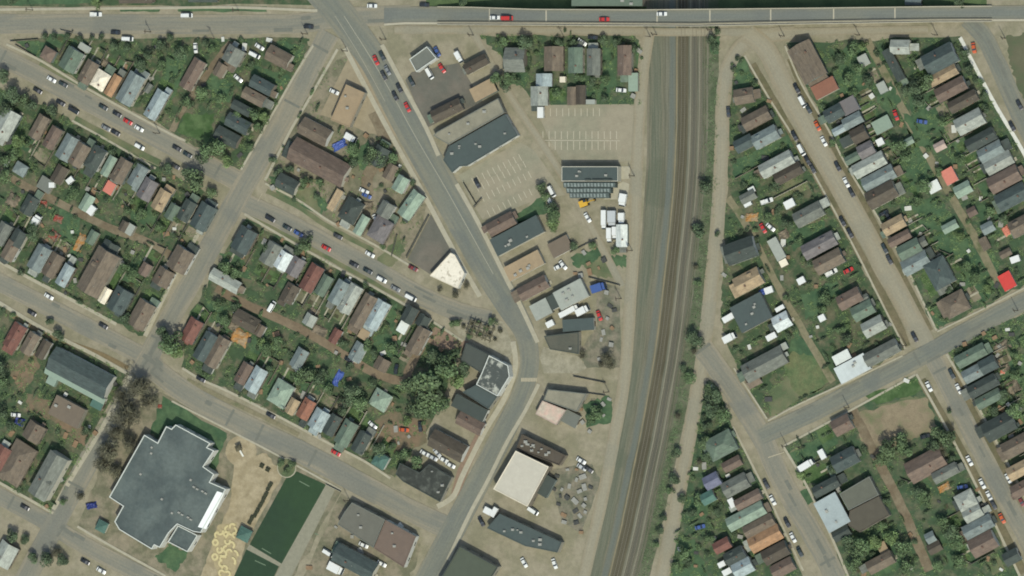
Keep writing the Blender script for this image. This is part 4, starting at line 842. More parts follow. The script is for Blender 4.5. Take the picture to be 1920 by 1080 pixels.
# ------------------------------------------------------------------ vehicles
PAINTS = {'w':((224,226,222),'white'),'k':((40,44,44),'black'),'r':((190,52,44),'red'),'g':((128,132,132),'grey'),'b':((66,92,150),'blue'),'o':((196,90,40),'orange'),
          's':((186,190,190),'silver'),'n':((44,58,56),'dark green'),'y':((212,168,52),'yellow'),'c':((222,212,190),'cream'),'d':((62,64,62),'dark grey'),'m':((120,50,46),'maroon')}
def paint(c): return mat('car_paint_'+PAINTS[c][1].replace(' ', '_'), PAINTS[c][0], .03, 1, .28, spec=.5)
TYRE = mat('rubber', (34,34,34), .1, 2, .9)
VM = {}
def vmesh(kind, c):
    if (kind, c) in VM: return VM[kind, c]
    Ld, Wd, Hh = {'car':(4.5,1.8,1.45),'suv':(4.8,1.95,1.8),'van':(5.2,2.05,2.2),'pickup':(5.6,2.0,1.85)}[kind]
    a, b = Ld/2, Wd/2; B = MB(); Gs = MB()
    belt = .95 if kind != 'van' else 1.15
    def loft(mb, secs, mi=0):
        n = len(secs[0]); o = len(mb.v)
        for s in secs: mb.v += s
        for i in range(len(secs)-1):
            for k in range(n): mb.f.append((o+n*i+k, o+n*i+(k+1)%n, o+n*i+n+(k+1)%n, o+n*i+n+k)); mb.m.append(mi)
        mb.f += [tuple(range(o+n-1, o-1, -1)), tuple(range(o+n*(len(secs)-1), o+n*len(secs)))]; mb.m += [mi, mi]
    def sec(x, w_, z0, z1): return [(x,-w_,z0+.1),(x,-w_*.97,z1-.12),(x,-w_*.86,z1),(x,w_*.86,z1),(x,w_*.97,z1-.12),(x,w_,z0+.1),(x,w_*.8,z0),(x,-w_*.8,z0)]
    loft(B, [sec(-a,b*.84,.4,belt-.12),sec(-a+.18,b*.97,.28,belt-.02),sec(-a*.3,b,.25,belt),sec(a*.4,b,.25,belt),sec(a-.35,b*.96,.28,belt-.14),sec(a,b*.8,.4,belt-.3)])
    x0, x1, x2, x3 = {'car':(-a+.55,-a+1.15,.25,1.05),'suv':(-a+.1,-a+.4,.55,1.3),'van':(-a+.05,-a+.2,1.35,2.1),'pickup':(-.75,-.45,.75,1.5)}[kind]
    lo, hi = b*.9, b*.74
    V = [(x0,-lo,belt-.02),(x3,-lo,belt-.02),(x3,lo,belt-.02),(x0,lo,belt-.02),(x1,-hi,Hh-.05),(x2,-hi,Hh-.05),(x2,hi,Hh-.05),(x1,hi,Hh-.05)]
    Gs.add(V, [(0,1,5,4),(1,2,6,5),(2,3,7,6),(3,0,4,7)])
    B.add([(x1-.05,-hi-.03,Hh-.06),(x2+.05,-hi-.03,Hh-.06),(x2+.05,hi+.03,Hh-.06),(x1-.05,hi+.03,Hh-.06),(x1,-hi+.1,Hh),(x2,-hi+.1,Hh),(x2,hi-.1,Hh),(x1,hi-.1,Hh)],
          [(0,3,2,1),(4,5,6,7),(0,1,5,4),(1,2,6,5),(2,3,7,6),(3,0,4,7)])
    if kind == 'pickup':
        B.box(-a+.12,-b*.94,belt-.05,-a+.2,b*.94,belt+.3); B.box(-a+.2,-b*.94,belt-.05,-.8,-b*.84,belt+.3); B.box(-a+.2,b*.84,belt-.05,-.8,b*.94,belt+.3)
    for q in (-1, 1):
        for xx in (-a*.6, a*.62): B.tube((xx, q*(b-.24), .34), (xx, q*(b+.01), .34), .34, .34, 12, 1)
    VM[kind, c] = (B.mesh(kind+'_body', [paint(c), TYRE]), Gs.mesh(kind+'_glass', GLASS())); return VM[kind, c]
KW = {'car':('saloon car','car'),'suv':('boxy car','car'),'van':('van','van'),'pickup':('pickup truck','pickup truck')}
def vehicle(x, y, ang, c='w', kind='car', where='parked ', lab=None):
    bm, gm = vmesh(kind, c); p = G(x, y, .7); p.z = .24 if not (700 < x and y < 46) else zb(x)+.03
    if p.z > .3: q = G(x, y, p.z+.7); p.x, p.y = q.x, q.y
    o = link({'car':'parked_car','suv':'parked_car','van':'parked_van','pickup':'pickup_truck'}[kind], bm, None, tuple(p), rad(-ang))
    tag(o, lab or nearlabel(x, y, f"{PAINTS[c][1]} {KW[kind][0]}", where), KW[kind][1], 'cars and vans on the streets')
    link('window_glass', gm, o)
    OCC.append((x, y, 10, 5, math.cos(rad(ang)), math.sin(rad(ang))))
CARS = '''180,27,0,w,pickup;217,61,4,k;240,73,3,w,van;351,29,0,w,van;579,50,4,k;367,90,85,w;487,88,32,w;478,103,27,w,van;447,147,40,w
97,149,29,w;119,158,29,n;71,170,30,k;114,193,29,k;139,207,29,k,van;194,201,29,n;220,214,29,k;240,228,29,r;261,241,29,w;199,240,29,g;217,249,29,k;332,278,29,k;352,290,29,n;329,312,29,d;368,331,29,k;262,275,29,w,suv
507,410,29,k,suv;539,427,29,n;560,438,29,b;612,465,28,r;634,443,28,d;664,496,28,k;690,508,28,n;716,524,28,w,suv;742,541,28,g;771,558,27,w,van;694,477,28,w;775,503,27,m;705,411,60,w
698,11,2,w;796,9,3,k;951,34,0,r,van;928,33,0,w;1133,36,0,r;1241,26,0,w;705,113,65,r;717,105,62,n;727,132,62,g;720,142,62,d;741,180,62,k;749,165,62,k;764,201,62,r;772,153,62,n
829,128,55,r;806,138,60,w,van;820,97,62,b;627,172,25,w;895,344,63,k;1035,359,62,w,van;1034,381,65,s,van;1102,408,58,w;1124,592,68,r;1165,169,5,w;1092,79,35,w;1112,70,5,k
1505,191,62,w,van;1494,166,62,k;1516,204,62,n;1533,236,62,o;1490,255,62,k;1545,265,62,w;1366,210,85,d;1503,281,62,w,van;1514,300,62,k;1524,316,62,d;1571,312,62,k;1587,342,62,w;1597,361,62,k;1580,415,62,k;1594,437,62,k;1659,466,62,n;1668,487,62,d;1715,632,62,k
1431,428,60,r;1445,426,40,w;1438,377,-18,w,pickup;1559,511,-28,w,pickup;1591,507,-25,r;1657,400,-28,k;1665,405,62,k;1680,216,70,r;1729,228,10,b;1912,197,62,k;1898,237,62,k;1826,90,80,o;1816,189,10,o
92,556,29,w;60,587,29,k;194,611,29,k;510,575,-58,w,van;377,711,28,k;30,778,5,w;47,951,28,k;160,1053,28,k;190,1070,28,w;508,779,28,k;630,849,28,r;758,806,5,o;655,675,28,k;743,692,-80,k;788,800,85,k
1742,725,62,w;1785,701,62,n;1798,729,62,w;1818,864,62,w;1842,907,62,w;1855,930,62,w;1891,897,62,w;1863,946,62,d;1879,972,62,o;1805,913,-10,b;1437,908,62,d;1449,938,62,w;1476,980,62,k;1487,1008,62,w;1500,1035,62,n;1313,988,-15,b;1573,903,-28,w;1915,940,62,m;1735,818,-15,k
616,1037,30,w,van;682,1022,25,w;716,1057,28,w;903,978,62,k;983,1055,60,w;1040,1057,70,w;1000,958,32,w,van;1090,864,30,w;1091,876,30,s;1104,880,35,d;945,985,30,s;1048,500,-25,w;1056,497,50,w;683,358,25,w;688,367,25,b;797,850,28,w;812,858,28,s;832,862,28,w;845,872,28,w;820,849,50,s;699,797,40,w'''
for s in CARS.replace('\n', ';').split(';'):
    p = s.split(','); vehicle(float(p[0]), float(p[1]), float(p[2]), p[3], p[4] if len(p) > 4 else 'car')
def boxtruck(x, y, l, w_, ang, c, label, cat='trailer', name='box_trailer', cab=True, h=2.9):
    c_, L, W, rz = frame(x, y, l, w_, ang, h); t = thing(name, (c_.x, c_.y, .1), rz, label, cat, 'trucks and trailers')
    x1 = L/2-(1.7 if cab and L > 5 else 0); mb = MB()
    mb.box(-L/2, -W/2, .75, x1-.1, W/2, h); mb.box(-L/2+.1, -W/2+.08, h, x1-.2, W/2-.08, h+.05); mb.build('cargo_box', paint(c), t)
    for xx in (-L*.32, L*.34):
        for q in (-1, 1): mb = MB(); mb.tube((xx, q*(W/2-.3), .45), (xx, q*(W/2-.02), .45), .45, .45, 12); mb.build('wheel', TYRE, t)
    mb = MB(); mb.box(-L/2+.1, -.5, .45, L/2-.1 if not (cab and L > 5) else x1, .5, .74); mb.build('chassis', TYRE, t)
    if cab and L > 5:
        mb = MB(); mb.add([(x1,-W*.46,.5),(L/2,-W*.44,.5),(L/2,W*.44,.5),(x1,W*.46,.5),(x1,-W*.44,2.3),(L/2-.6,-W*.4,2.3),(L/2-.6,W*.4,2.3),(x1,W*.44,2.3),(L/2,-W*.44,1.3),(L/2,W*.44,1.3)],
            [(0,3,2,1),(4,5,6,7),(0,1,8,5,4),(3,7,6,9,2),(1,2,9,8),(0,4,7,3)]); cb = mb.build('cab', paint(c), t)
        mb = MB(); mb.add([(L/2-.02,-W*.4,1.36),(L/2-.02,W*.4,1.36),(L/2-.57,W*.37,2.22),(L/2-.57,-W*.37,2.22)], [(0,1,2,3)]); ob = mb.build('windscreen', GLASS(), cb); ob.location = (.03, 0, .02)
    OCC.append((x, y, l/2, w_/2, math.cos(rad(ang)), math.sin(rad(ang))))
for a in ((859,107,22,9,62,'w','white box truck parked behind the filling station'),(1013,211,21,11,90,'w','white box truck on the upper parking lot beside the pale sheds'),
 (1131,412,36,9,90,'w','long narrow white truck beside the storage tent'),(1164,410,22,11,90,'w','white box truck just above the white storage tent'),(1141,441,28,9,90,'w','western white trailer beside the white storage tent'),
 (1151,437,24,8,90,'w','narrow white trailer touching the white storage tent'),(1166,375,24,13,100,'w','white truck north of the white storage tent'),(1066,583,40,10,-28,'w','long white truck south of the large pale garage'),
 (1091,582,26,13,-28,'w','short white truck south of the large pale garage'),(1031,607,15,11,-28,'w','small white van box below the garage office'),(1121,539,28,15,-18,'b','bright blue truck behind the large pale garage'),
 (1370,593,34,11,-30,'w','long white trailer beside the broad slate store'),(1367,633,26,13,-28,'w','white box truck south of the broad slate store'),(1446,631,20,11,-28,'w','white box truck above the big grey store'),
 (1462,578,18,8,-30,'w','small white trailer beside the light blue shed roof'),(1441,544,16,12,-20,'w','white box truck beside the blue tarp'),(1511,872,32,12,-32,'w','long white truck in the yard by the road fork'),(1541,852,19,11,62,'w','white box van behind the long white truck in the yard'),
 (914,958,15,12,28,'w','white truck beside the long slate works'),(926,960,19,9,-61,'w','white narrow trailer beside the long slate works'),(67,412,21,13,-61,'w','white trailer among the scrap of the west block'),(171,394,18,12,-55,'w','white trailer beside the pale green shed of the west block'),
 (97,347,11,10,0,'w','white water tank box on the grey flat shed'),(131,338,14,10,-40,'w','white camper in the back yard of the brown houses'),(1401,381,15,11,-28,'w','small white trailer in the trackside yard'),(1480,382,20,15,-28,'w','wide white trailer on the dry lot'),
 (656,258,22,12,30,'w','white trailer beside the blue tarp in the corner block'),(1372,943,11,18,-28,'w','white trailer box in the siding block'),(1502,526,15,12,-28,'w','white trailer in the brown yard of the trackside block'),(1541,596,13,12,-28,'w','white box in the lawn yard of the trackside block'),
 (1650,266,14,13,-28,'w','square white trailer behind the street row of the east block'),(1055,149,11,11,0,'c','round cornered cream trailer in the cottage yard'),(1903,486,18,12,-20,'w','white trailer near the red shed of the east block'),(1353,1058,14,10,-28,'w','white trailer at the edge of the siding block'),(1363,1072,18,11,-28,'w','long white trailer at the bottom of the siding block'),
 (628,1066,30,16,28,'w','pale trailer at the bottom edge by the gravel path'),(645,1030,14,12,28,'w','white cab beside the bottom slate shop'),(1146,410,30,15,90,'s','silver tanker trailer between the white trucks'),(937,32,18,9,0,'s','pale lorry on the overpass ramp'),(192,70,1,1,0,'w','') ):
    if a[6]: boxtruck(*a)
# ------------------------------------------------------------------ tarps, pool, digger
def heap(x, y, l, w_, ang, h, m, label, cat, name, seed):
    """a lumpy sheet over a pile, or a heap of soil and scrap"""
    c, L, W, rz = frame(x, y, l, w_, ang, 0); r = random.Random(seed); mb = MB(); N = 9
    H = [[(r.uniform(.6, 1)*h if 0 < i < N-1 and 0 < j < N-1 else 0.02) for j in range(N)] for i in range(N)]
    for i in range(N):
        for j in range(N):
            e = 1.0 if 0 < i < N-1 and 0 < j < N-1 else r.uniform(.85, 1.1)
            mb.v.append(((i/(N-1)-.5)*L*e, (j/(N-1)-.5)*W*e, H[i][j]))
    for i in range(N-1):
        for j in range(N-1): mb.f.append((i*N+j, (i+1)*N+j, (i+1)*N+j+1, i*N+j+1))
    mb.m = [0]*len(mb.f); o = mb.build(name, m, None, (c.x, c.y, .1), rz); tag(o, label, cat, 'tarps and heaps')
TB = mat('blue_tarp', (70,94,164), .15, 1, .5); TO = mat('ochre_scrap', (176,128,70), .35, .8, .9, rgb2=(150,132,104), s2=.5); TG = mat('scrap_heap', (142,130,110), .4, 1.2, .9, rgb2=(92,86,72), s2=.6)
TR = mat('red_scrap', (150,66,54), .3, 1, .9, rgb2=(128,104,88), s2=.5); TBV = mat('navy_tarp', (44,58,120), .15, 1, .5)
for i, a in enumerate(((636,272,27,15,-28,1.2,TB,'bright blue tarp in the corner block yard'),(634,709,30,14,-61,.9,TB,'bright blue cover in the middle block yard'),(37,790,18,15,20,1.4,TBV,'navy tarp beside the hip roofed house in the hall block'),
  (172,948,12,20,80,1.5,TBV,'blue and white play cover at the school gate'),(1431,547,16,12,-28,1.3,TB,'blue tarp behind the broad slate store'),(450,632,34,28,28,.9,TO,'ochre heap of planks and scrap in the middle block'),
  (438,612,18,16,28,.8,TG,'pale scrap heap above the ochre heap'),(150,455,16,34,28,.8,TO,'orange heap of scrap wood in the west block'),(82,382,14,14,0,.8,TR,'red scrap heap beside the dark shed of the west block'),(109,410,18,14,20,.8,TR,'red scrap heap in the middle of the west block yards'),
  (102,442,22,18,40,.8,TR,'large red scrap heap in the west block'),(25,375,26,24,-61,.9,TG,'brown scrap heap at the western edge'),(220,352,10,10,0,.7,TR,'small red heap beside the salmon red shed'),(1770,914,24,14,-28,.8,TO,'orange heap behind the grey house of the lower block'),
  (1887,433,20,14,60,.8,mat('salmon_heap',(206,130,108),.2,1,.9),'salmon pink heap in the east block'),(1410,407,24,16,0,.6,TO,'ochre dirt heap in the trackside block'),(1470,440,18,20,60,.7,TG,'brown scrap heap in the trackside block'),(1885,690,18,14,-28,.8,TG,'tan scrap heap in the south-east block'),
  (1878,650,34,18,-28,.7,TG,'long pale scrap heap by the crossing street'),(1900,725,26,26,-28,.8,TG,'wide pale scrap heap of the south-east block'),(590,585,20,16,28,.8,TG,'pale scrap heap beside the reddish alley'),(600,620,30,18,28,.8,TG,'wide scrap heap along the reddish alley'),(1880,697,10,8,0,.6,mat('salmon_heap',(0,0,0)),'small pink heap in the south-east block'),
  (200,120,20,14,28,.7,TG,'pale scrap heap behind the cream hip roof'),(690,385,20,16,0,.8,TG,'pale scrap heap beside the corner block drive'),(300,762,8,8,0,.5,TR,'small red heap on the school lawn'),(855,60,1,1,0,0,TG,''))):
    if a[7]: heap(*a[:6], a[6], a[7], 'tarp' if 'tarp' in a[7] or 'cover' in a[7] else 'heap', 'tarp' if 'tarp' in a[7] or 'cover' in a[7] else 'scrap_heap', i)
c = G(1097, 381); t = thing('excavator', (c.x, c.y, .1), rad(20), 'yellow excavator beside the sawtooth depot', 'excavator')
YP = paint('y'); mb = MB(); mb.box(-1.9,-1.5,0,1.9,-.9,.8); mb.build('track', TYRE, t); mb = MB(); mb.box(-1.9,.9,0,1.9,1.5,.8); mb.build('track', TYRE, t)
mb = MB(); mb.box(-2.2,-1.35,.85,1.4,1.35,2.0); mb.build('body', YP, t); mb = MB(); mb.box(.1,.2,2.0,1.35,1.25,2.95); mb.build('cab', GLASS(), t)
mb = MB(); mb.box(1.4,-.5,1.3,1.8,0,1.9); mb.tube((1.4,-.25,1.6),(3.6,-.25,3.4),.28,.25); mb.tube((3.6,-.25,3.4),(4.9,-.25,1.4),.24,.2); mb.build('boom', YP, t)
mb = MB(); mb.box(4.4,-.8,.4,5.2,.3,1.4); mb.build('bucket', TYRE, t)

# ------------------------------------------------------------------ trees
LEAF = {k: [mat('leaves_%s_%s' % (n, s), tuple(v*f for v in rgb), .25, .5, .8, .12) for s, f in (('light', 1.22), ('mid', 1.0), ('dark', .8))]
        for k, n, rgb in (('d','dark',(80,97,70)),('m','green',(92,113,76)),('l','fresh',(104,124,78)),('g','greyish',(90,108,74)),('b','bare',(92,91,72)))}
BARK = mat('bark', (92,82,68), .25, 2, .95)
CR = {}
def crown_mesh(kind, v):
    if (kind, v) in CR: return CR[kind, v]
    r = random.Random(v*31+ord(kind[0])); mb = MB(); lobes = []
    for i in range(9 if kind != 's' else 6):
        a = r.uniform(0, 6.283); d = r.uniform(.15, .62); lobes.append((math.cos(a)*d, math.sin(a)*d, r.uniform(-.3, .45), r.uniform(.26, .48)))
    lobes.append((0, 0, .3, .5))
    for lx, ly, lz, lr in lobes:
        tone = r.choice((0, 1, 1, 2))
        for k in range(95 if kind != 'b' else 75):
            z = r.uniform(-.75, 1); a = r.uniform(0, 6.283); q = math.sqrt(max(0, 1-z*z)); rr = lr*r.uniform(.72, 1.1)
            p = Vector((lx+q*math.cos(a)*rr, ly+q*math.sin(a)*rr, lz+z*rr))
            n = Vector((q*math.cos(a), q*math.sin(a), z))+Vector((r.uniform(-.7,.7), r.uniform(-.7,.7), r.uniform(-.2,.7))); n.normalize()
            u = n.orthogonal().normalized(); w_ = n.cross(u); th = r.uniform(0, 6.283); e1 = u*math.cos(th)+w_*math.sin(th); e2 = n.cross(e1)
            if kind == 'b': s1, s2 = r.uniform(.14, .26), r.uniform(.012, .03)
            else: s1 = r.uniform(.055, .1); s2 = s1*r.uniform(.6, 1)
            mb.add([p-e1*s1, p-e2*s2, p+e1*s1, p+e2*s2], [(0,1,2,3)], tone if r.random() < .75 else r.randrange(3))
    CR[kind, v] = mb; return mb
CM = {}
def crown(kind, v, tone):
    k = (kind, v, tone)
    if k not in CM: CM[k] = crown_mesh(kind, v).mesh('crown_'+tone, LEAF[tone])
    return CM[k]
def trunk_mesh(v):
    if ('t', v) in CM: return CM['t', v]
    r = random.Random(v); mb = MB(); mb.tube((0,0,0), (.02,.03,.55), .075, .055, 7); 
    for i in range(5):
        a = r.uniform(0, 6.283)+i*1.25; mb.tube((.02,.03,r.uniform(.4,.55)), (math.cos(a)*.5, math.sin(a)*.5, r.uniform(.9, 1.25)), .04, .012, 5)
    mb.tube((.02,.03,.55), (0,0,1.4), .055, .015, 6); CM['t', v] = mb.mesh('trunk', BARK); return CM['t', v]
TW = {'d':'dark green','m':'green','l':'bright green','g':'grey-green','b':'bare brownish'}
tr = random.Random(5); NT = [0]
def tree(x, y, r, tone):
    R_ = r*S*(.95 if tone == 'b' else 1.25 if r < 16 else 1.1); p = G(x, y, R_*1.0); k = 'b' if tone == 'b' else 'c'; v = tr.randrange(4)
    size = 'small' if r < 9 else 'large' if r > 19 else 'round' if v % 2 else 'leafy' if tone != 'b' else 'spreading'
    t = thing('bare_tree' if tone == 'b' else 'tree', (p.x, p.y, .05), tr.uniform(0, 6.28), nearlabel(x, y, f"{size} {TW[tone]} tree"), 'tree', 'trees of the town')
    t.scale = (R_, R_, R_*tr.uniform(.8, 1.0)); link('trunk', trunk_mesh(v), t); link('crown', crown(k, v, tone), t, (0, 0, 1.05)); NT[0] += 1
TREES = '''85,69,7,d;103,70,8,d;127,68,7,d;150,72,7,d;172,70,6,d;190,71,7,d;214,86,9,d;265,122,13,d;305,86,12,d;302,120,11,m;385,80,8,d;398,92,8,m;338,100,13,d;378,172,13,m;352,190,12,m;414,186,10,m;396,283,26,m;424,300,12,l;378,296,14,d;440,218,11,m;478,214,13,m;498,222,11,l;462,240,10,d;486,240,10,m;470,120,7,d;280,100,11,d;240,90,8,d;320,70,8,d;530,130,8,m;470,275,9,m
5,140,16,d;25,176,20,d;46,187,17,g;62,196,13,d;100,207,11,d;15,206,14,d;40,266,15,l;28,292,12,m;8,330,14,m;140,362,14,m;265,398,13,m;370,342,24,g;352,330,14,d;396,360,11,g;310,317,13,d;210,286,9,d;60,442,11,d;250,514,13,m;234,500,10,m;40,510,7,d;100,210,10,d;255,312,9,d;240,395,9,m;12,300,12,m;62,428,12,d;235,598,12,d;300,425,9,m;330,410,9,m
322,640,26,m;306,626,13,d;334,660,15,l;258,722,34,b;236,786,36,b;206,846,30,b;280,752,22,b;238,760,28,b;196,872,26,b;215,885,20,b;245,830,22,b;222,740,20,b;215,810,22,b;108,628,12,d;92,604,8,d;2,690,18,d;8,715,14,m;150,930,12,b;163,806,10,d;105,1035,15,b;90,1050,14,d;115,1052,12,d;22,1004,13,d;48,1012,10,d;60,1045,11,d;20,800,10,d;5,770,12,d;120,940,7,m
575,455,15,g;560,470,10,d;500,468,10,d;425,500,13,m;442,510,12,m;410,570,12,m;422,600,12,m;440,575,9,d;520,640,13,m;500,655,14,m;488,640,10,l;578,700,19,g;560,712,13,m;600,712,12,d;615,730,11,m;660,735,20,d;648,752,16,d;675,755,15,m;640,770,10,d;505,695,9,d;842,680,30,m;815,668,18,d;868,690,17,d;855,712,18,l;800,735,40,g;785,765,26,g;820,760,24,m;770,720,20,g;690,650,11,m;700,662,9,d;735,650,12,m;598,545,9,m;655,690,9,d;700,720,9,d;765,790,10,l;710,842,14,d;735,838,8,d;760,850,12,m;780,870,14,m;610,700,9,d;640,640,8,d;530,720,8,d
700,285,18,g;716,300,14,d;690,300,12,d;722,275,10,m;664,280,14,m;660,306,11,d;520,325,10,d;545,315,9,d;575,340,11,m;600,345,9,m;510,300,8,d;594,368,7,d;640,212,6,d;735,300,12,m;745,322,9,m;715,400,8,d;825,543,7,b;855,552,12,b;875,536,9,b;850,608,9,g;912,616,6,g;900,626,5,g;918,628,6,b;888,618,6,g;860,604,7,g;868,612,7,b;884,606,6,b;925,603,9,g;938,620,8,b;880,630,6,g;928,636,6,b;896,606,5,g;952,690,5,d
1014,352,11,g;1022,368,9,g;1040,404,17,m;1034,392,12,d;1036,420,13,l;983,130,9,m;985,78,15,d;940,80,12,m;935,150,14,m;960,148,15,m;950,162,10,d;1048,80,10,d;1078,82,9,d;1085,145,10,m;1111,150,9,d;1135,150,9,m;1130,75,9,d;1160,80,10,d;1190,92,8,d;1140,672,18,b;1146,685,14,b;1128,684,10,b;1092,665,10,b;1122,775,16,m;1108,788,11,m;1155,468,9,m;1135,185,8,d;1045,175,9,m;1060,58,4,d;1075,462,8,d;1110,460,8,m
1326,350,13,d;1318,340,7,b;1313,435,16,d;1300,428,8,b;1345,440,6,d;1335,72,9,d;1340,90,8,d;1345,60,6,d;1304,500,8,b;1310,530,8,m;1300,632,16,d;1312,640,12,d;1302,660,9,b;1293,710,12,m;1282,690,8,d;1272,780,10,b;1268,850,10,d;1262,900,11,d;1258,920,8,m;1280,935,9,d;1245,970,8,d;1236,995,8,d;1232,1020,7,m;1335,745,19,d;1342,768,20,d;1330,732,12,g;1355,780,14,m;1325,800,10,d;1320,830,13,g;1330,860,12,d;1360,815,10,d;1312,865,8,b;1375,130,6,d;1310,940,12,m;1300,960,10,d;1345,960,9,d;1360,925,8,d;1280,1035,13,m;1290,1055,10,d;1330,1010,9,m;1268,1060,9,m
1574,112,11,d;1600,95,13,m;1620,85,9,l;1612,128,12,m;1590,150,12,m;1630,150,11,d;1600,175,9,m;1740,150,17,g;1718,160,18,d;1725,185,16,d;1700,170,10,d;1770,225,11,m;1808,100,10,d;1815,130,10,d;1850,205,9,d;1845,180,8,d;1682,275,15,m;1700,290,12,m;1733,350,13,m;1720,375,10,m;1760,320,9,m;1800,300,10,m;1815,280,8,d;1735,480,9,m;1720,460,7,l;1860,370,9,d;1855,400,11,m;1880,410,9,d;1800,445,9,l;1810,500,11,m;1830,520,12,m;1850,540,9,l;1780,545,8,d;1405,460,8,d;1440,405,10,m;1420,330,9,m;1395,345,7,d;1458,350,9,d;1475,420,11,d;1500,450,8,m;1520,495,9,d;1545,560,13,m;1540,580,9,m;1575,620,9,m;1590,635,11,d;1475,560,7,m;1456,400,6,d;1500,370,6,d;1860,415,7,d;1560,270,8,m
1668,835,20,g;1692,830,17,m;1702,845,14,m;1665,858,14,g;1650,862,12,g;1756,812,15,g;1775,825,19,g;1765,845,15,b;1750,838,12,d;1785,860,9,d;1612,1030,22,m;1590,1020,14,d;1640,1015,16,l;1672,1010,16,l;1690,1025,20,m;1700,1060,14,m;1600,1060,16,m;1722,925,13,d;1735,935,14,m;1782,1000,15,d;1770,985,16,m;1795,1020,15,m;1800,1050,13,m;1760,1060,11,m;1865,770,10,d;1900,770,14,m;1880,740,12,d;1905,700,11,m;1600,985,9,d;1655,985,9,m;1660,940,8,d;1560,880,9,d;1905,665,8,m;1830,650,6,d;1890,835,8,d;1500,890,8,l;1560,905,7,d;1780,770,5,d
20,3,9,d;182,8,11,l;870,4,9,d;1800,5,10,d'''
for s in TREES.replace('\n', ';').split(';'):
    p = s.split(','); tree(float(p[0]), float(p[1]), float(p[2]), p[3])
BLOCKS.update(works=P('1034,882 1112,872 1126,900 1092,1000 1056,982 1040,930'), truckyard=P('1115,528 1162,542 1165,690 1100,690 1088,660 1120,610'), storeyard=P('1035,500 1120,460 1150,520 1110,530 1060,520'), backlot=P('1100,740 1148,735 1140,830 1060,830'))
POLYS += [P('1442,742 1476,706 1478,640 1524,656 1558,716 1500,748 1445,780'), P('1604,762 1735,708 1762,800 1700,830 1640,850 1610,815'), P('346,214 402,212 392,272 334,247'), P('655,100 672,110 745,255 690,250 645,228 595,215'), P('530,780 640,915 400,1090 420,830'), P('305,742 425,812 385,890 330,800 270,800'), P('205,932 271,815 330,796 402,845 424,917 360,1040 285,1030'), P('1888,66 1940,62 1940,230 1905,160')]
# shrubs and junk scattered through the back yards
sr_ = random.Random(21); NS = 0; PLACED = []
def scatter(block, n, r=3, tries=4000):
    poly = BLOCKS[block]; x0, x1 = min(p[0] for p in poly), max(p[0] for p in poly); y0, y1 = min(p[1] for p in poly), max(p[1] for p in poly); out = []
    while len(out) < n and tries:
        tries -= 1; x, y = sr_.uniform(max(x0, 2), min(x1, 1918)), sr_.uniform(max(y0, 2), min(y1, 1078))
        if not inpoly(x, y, poly) or not free(x, y, r) or any(inpoly(x, y, q) for q in POLYS): continue
        if any((x-a)**2+(y-b)**2 < 130 for a, b in PLACED): continue
        PLACED.append((x, y)); out.append((x, y))
    return out
for blk, n in (('wedge',26),('west',44),('middle',50),('corner',10),('hall',20),('cottages',12),('trackside',34),('east',48),('southeast',14),('lower',26),('siding',16)):
    for x, y in scatter(blk, n):
        r = sr_.uniform(4.5, 10); tone = sr_.choice('dddmmg'); p = G(x, y, .5); v = sr_.randrange(3)
        o = link('shrub', crown('s', v, tone), None, (p.x, p.y, r*S*.45), sr_.uniform(0, 6.28), (r*S, r*S, r*S*.8))
        tag(o, nearlabel(x, y, f"{'low' if r < 4.6 else 'bushy'} {TW[tone]} shrub"), 'shrub', 'shrubs in the yards')
for blk, n, a0 in (('wedge',16,-61),('west',34,-61),('middle',38,-61),('hall',12,-61),('cottages',8,90),('corner',6,-61),('trackside',22,-28),('east',40,-28),('southeast',14,-28),('lower',18,-28),('siding',14,-28)):
    for x, y in scatter(blk, n, 5):
        a = a0+sr_.choice((0,0,90)); tone = sr_.choice('ddm'); p = G(x, y, .5); rl = sr_.uniform(8, 15)*S; rw = sr_.uniform(3, 5)*S
        o = link('hedge', crown('s', sr_.randrange(3), tone), None, (p.x, p.y, .8), rad(-a), (rl, rw, 1.3))
        tag(o, nearlabel(x, y, f"long {TW[tone]} hedge"), 'hedge', 'hedges in the yards')
JM = [(mat('white_enamel', (204,205,196), .12, 1, .7), 'white'), (mat('grey_crate', (150,150,142), .2, 1, .8), 'grey'), (mat('brown_crate', (140,116,90), .25, 1, .9), 'brown'), (mat('dark_crate', (70,72,68), .2, 1, .8), 'dark')]
JB = {}
def crate_mesh(k, m):
    if (k, m) not in JB:
        mb = MB(); l, w_, h = ((.9,.6,.8),(1.3,.8,.6),(.8,.8,1.1))[k]
        mb.box(-l,-w_,0,l,w_,h-.12); mb.box(-l-.05,-w_-.05,h-.12,l+.05,w_+.05,h); mb.box(-l-.04,-w_*.1,.05,-l,w_*.1,h-.14); mb.box(-l*.5,-w_*.4,h,-l*.2,w_*.4,h+.07)
        JB[k, m] = mb.mesh('crate', JM[m][0])
    return JB[k, m]
for blk, n in (('wedge',14),('west',34),('middle',36),('corner',12),('hall',14),('cottages',5),('trackside',20),('east',26),('southeast',14),('lower',14),('siding',12),('shops',5),('works',24),('truckyard',9),('storeyard',8),('backlot',7)):
    for x, y in scatter(blk, n, 2):
        k = sr_.randrange(3); m = sr_.choice((0,1,1,2,2,3) if blk not in ('works','truckyard') else (1,1,2,3,3)); p = G(x, y, .4)
        o = link('storage_crate', crate_mesh(k, m), None, (p.x, p.y, .07), sr_.uniform(0, 3.14), (sr_.uniform(.7,1.25),)*3)
        tag(o, nearlabel(x, y, f"{JM[m][1]} crate"), 'crate', 'crates and bins in the yards')
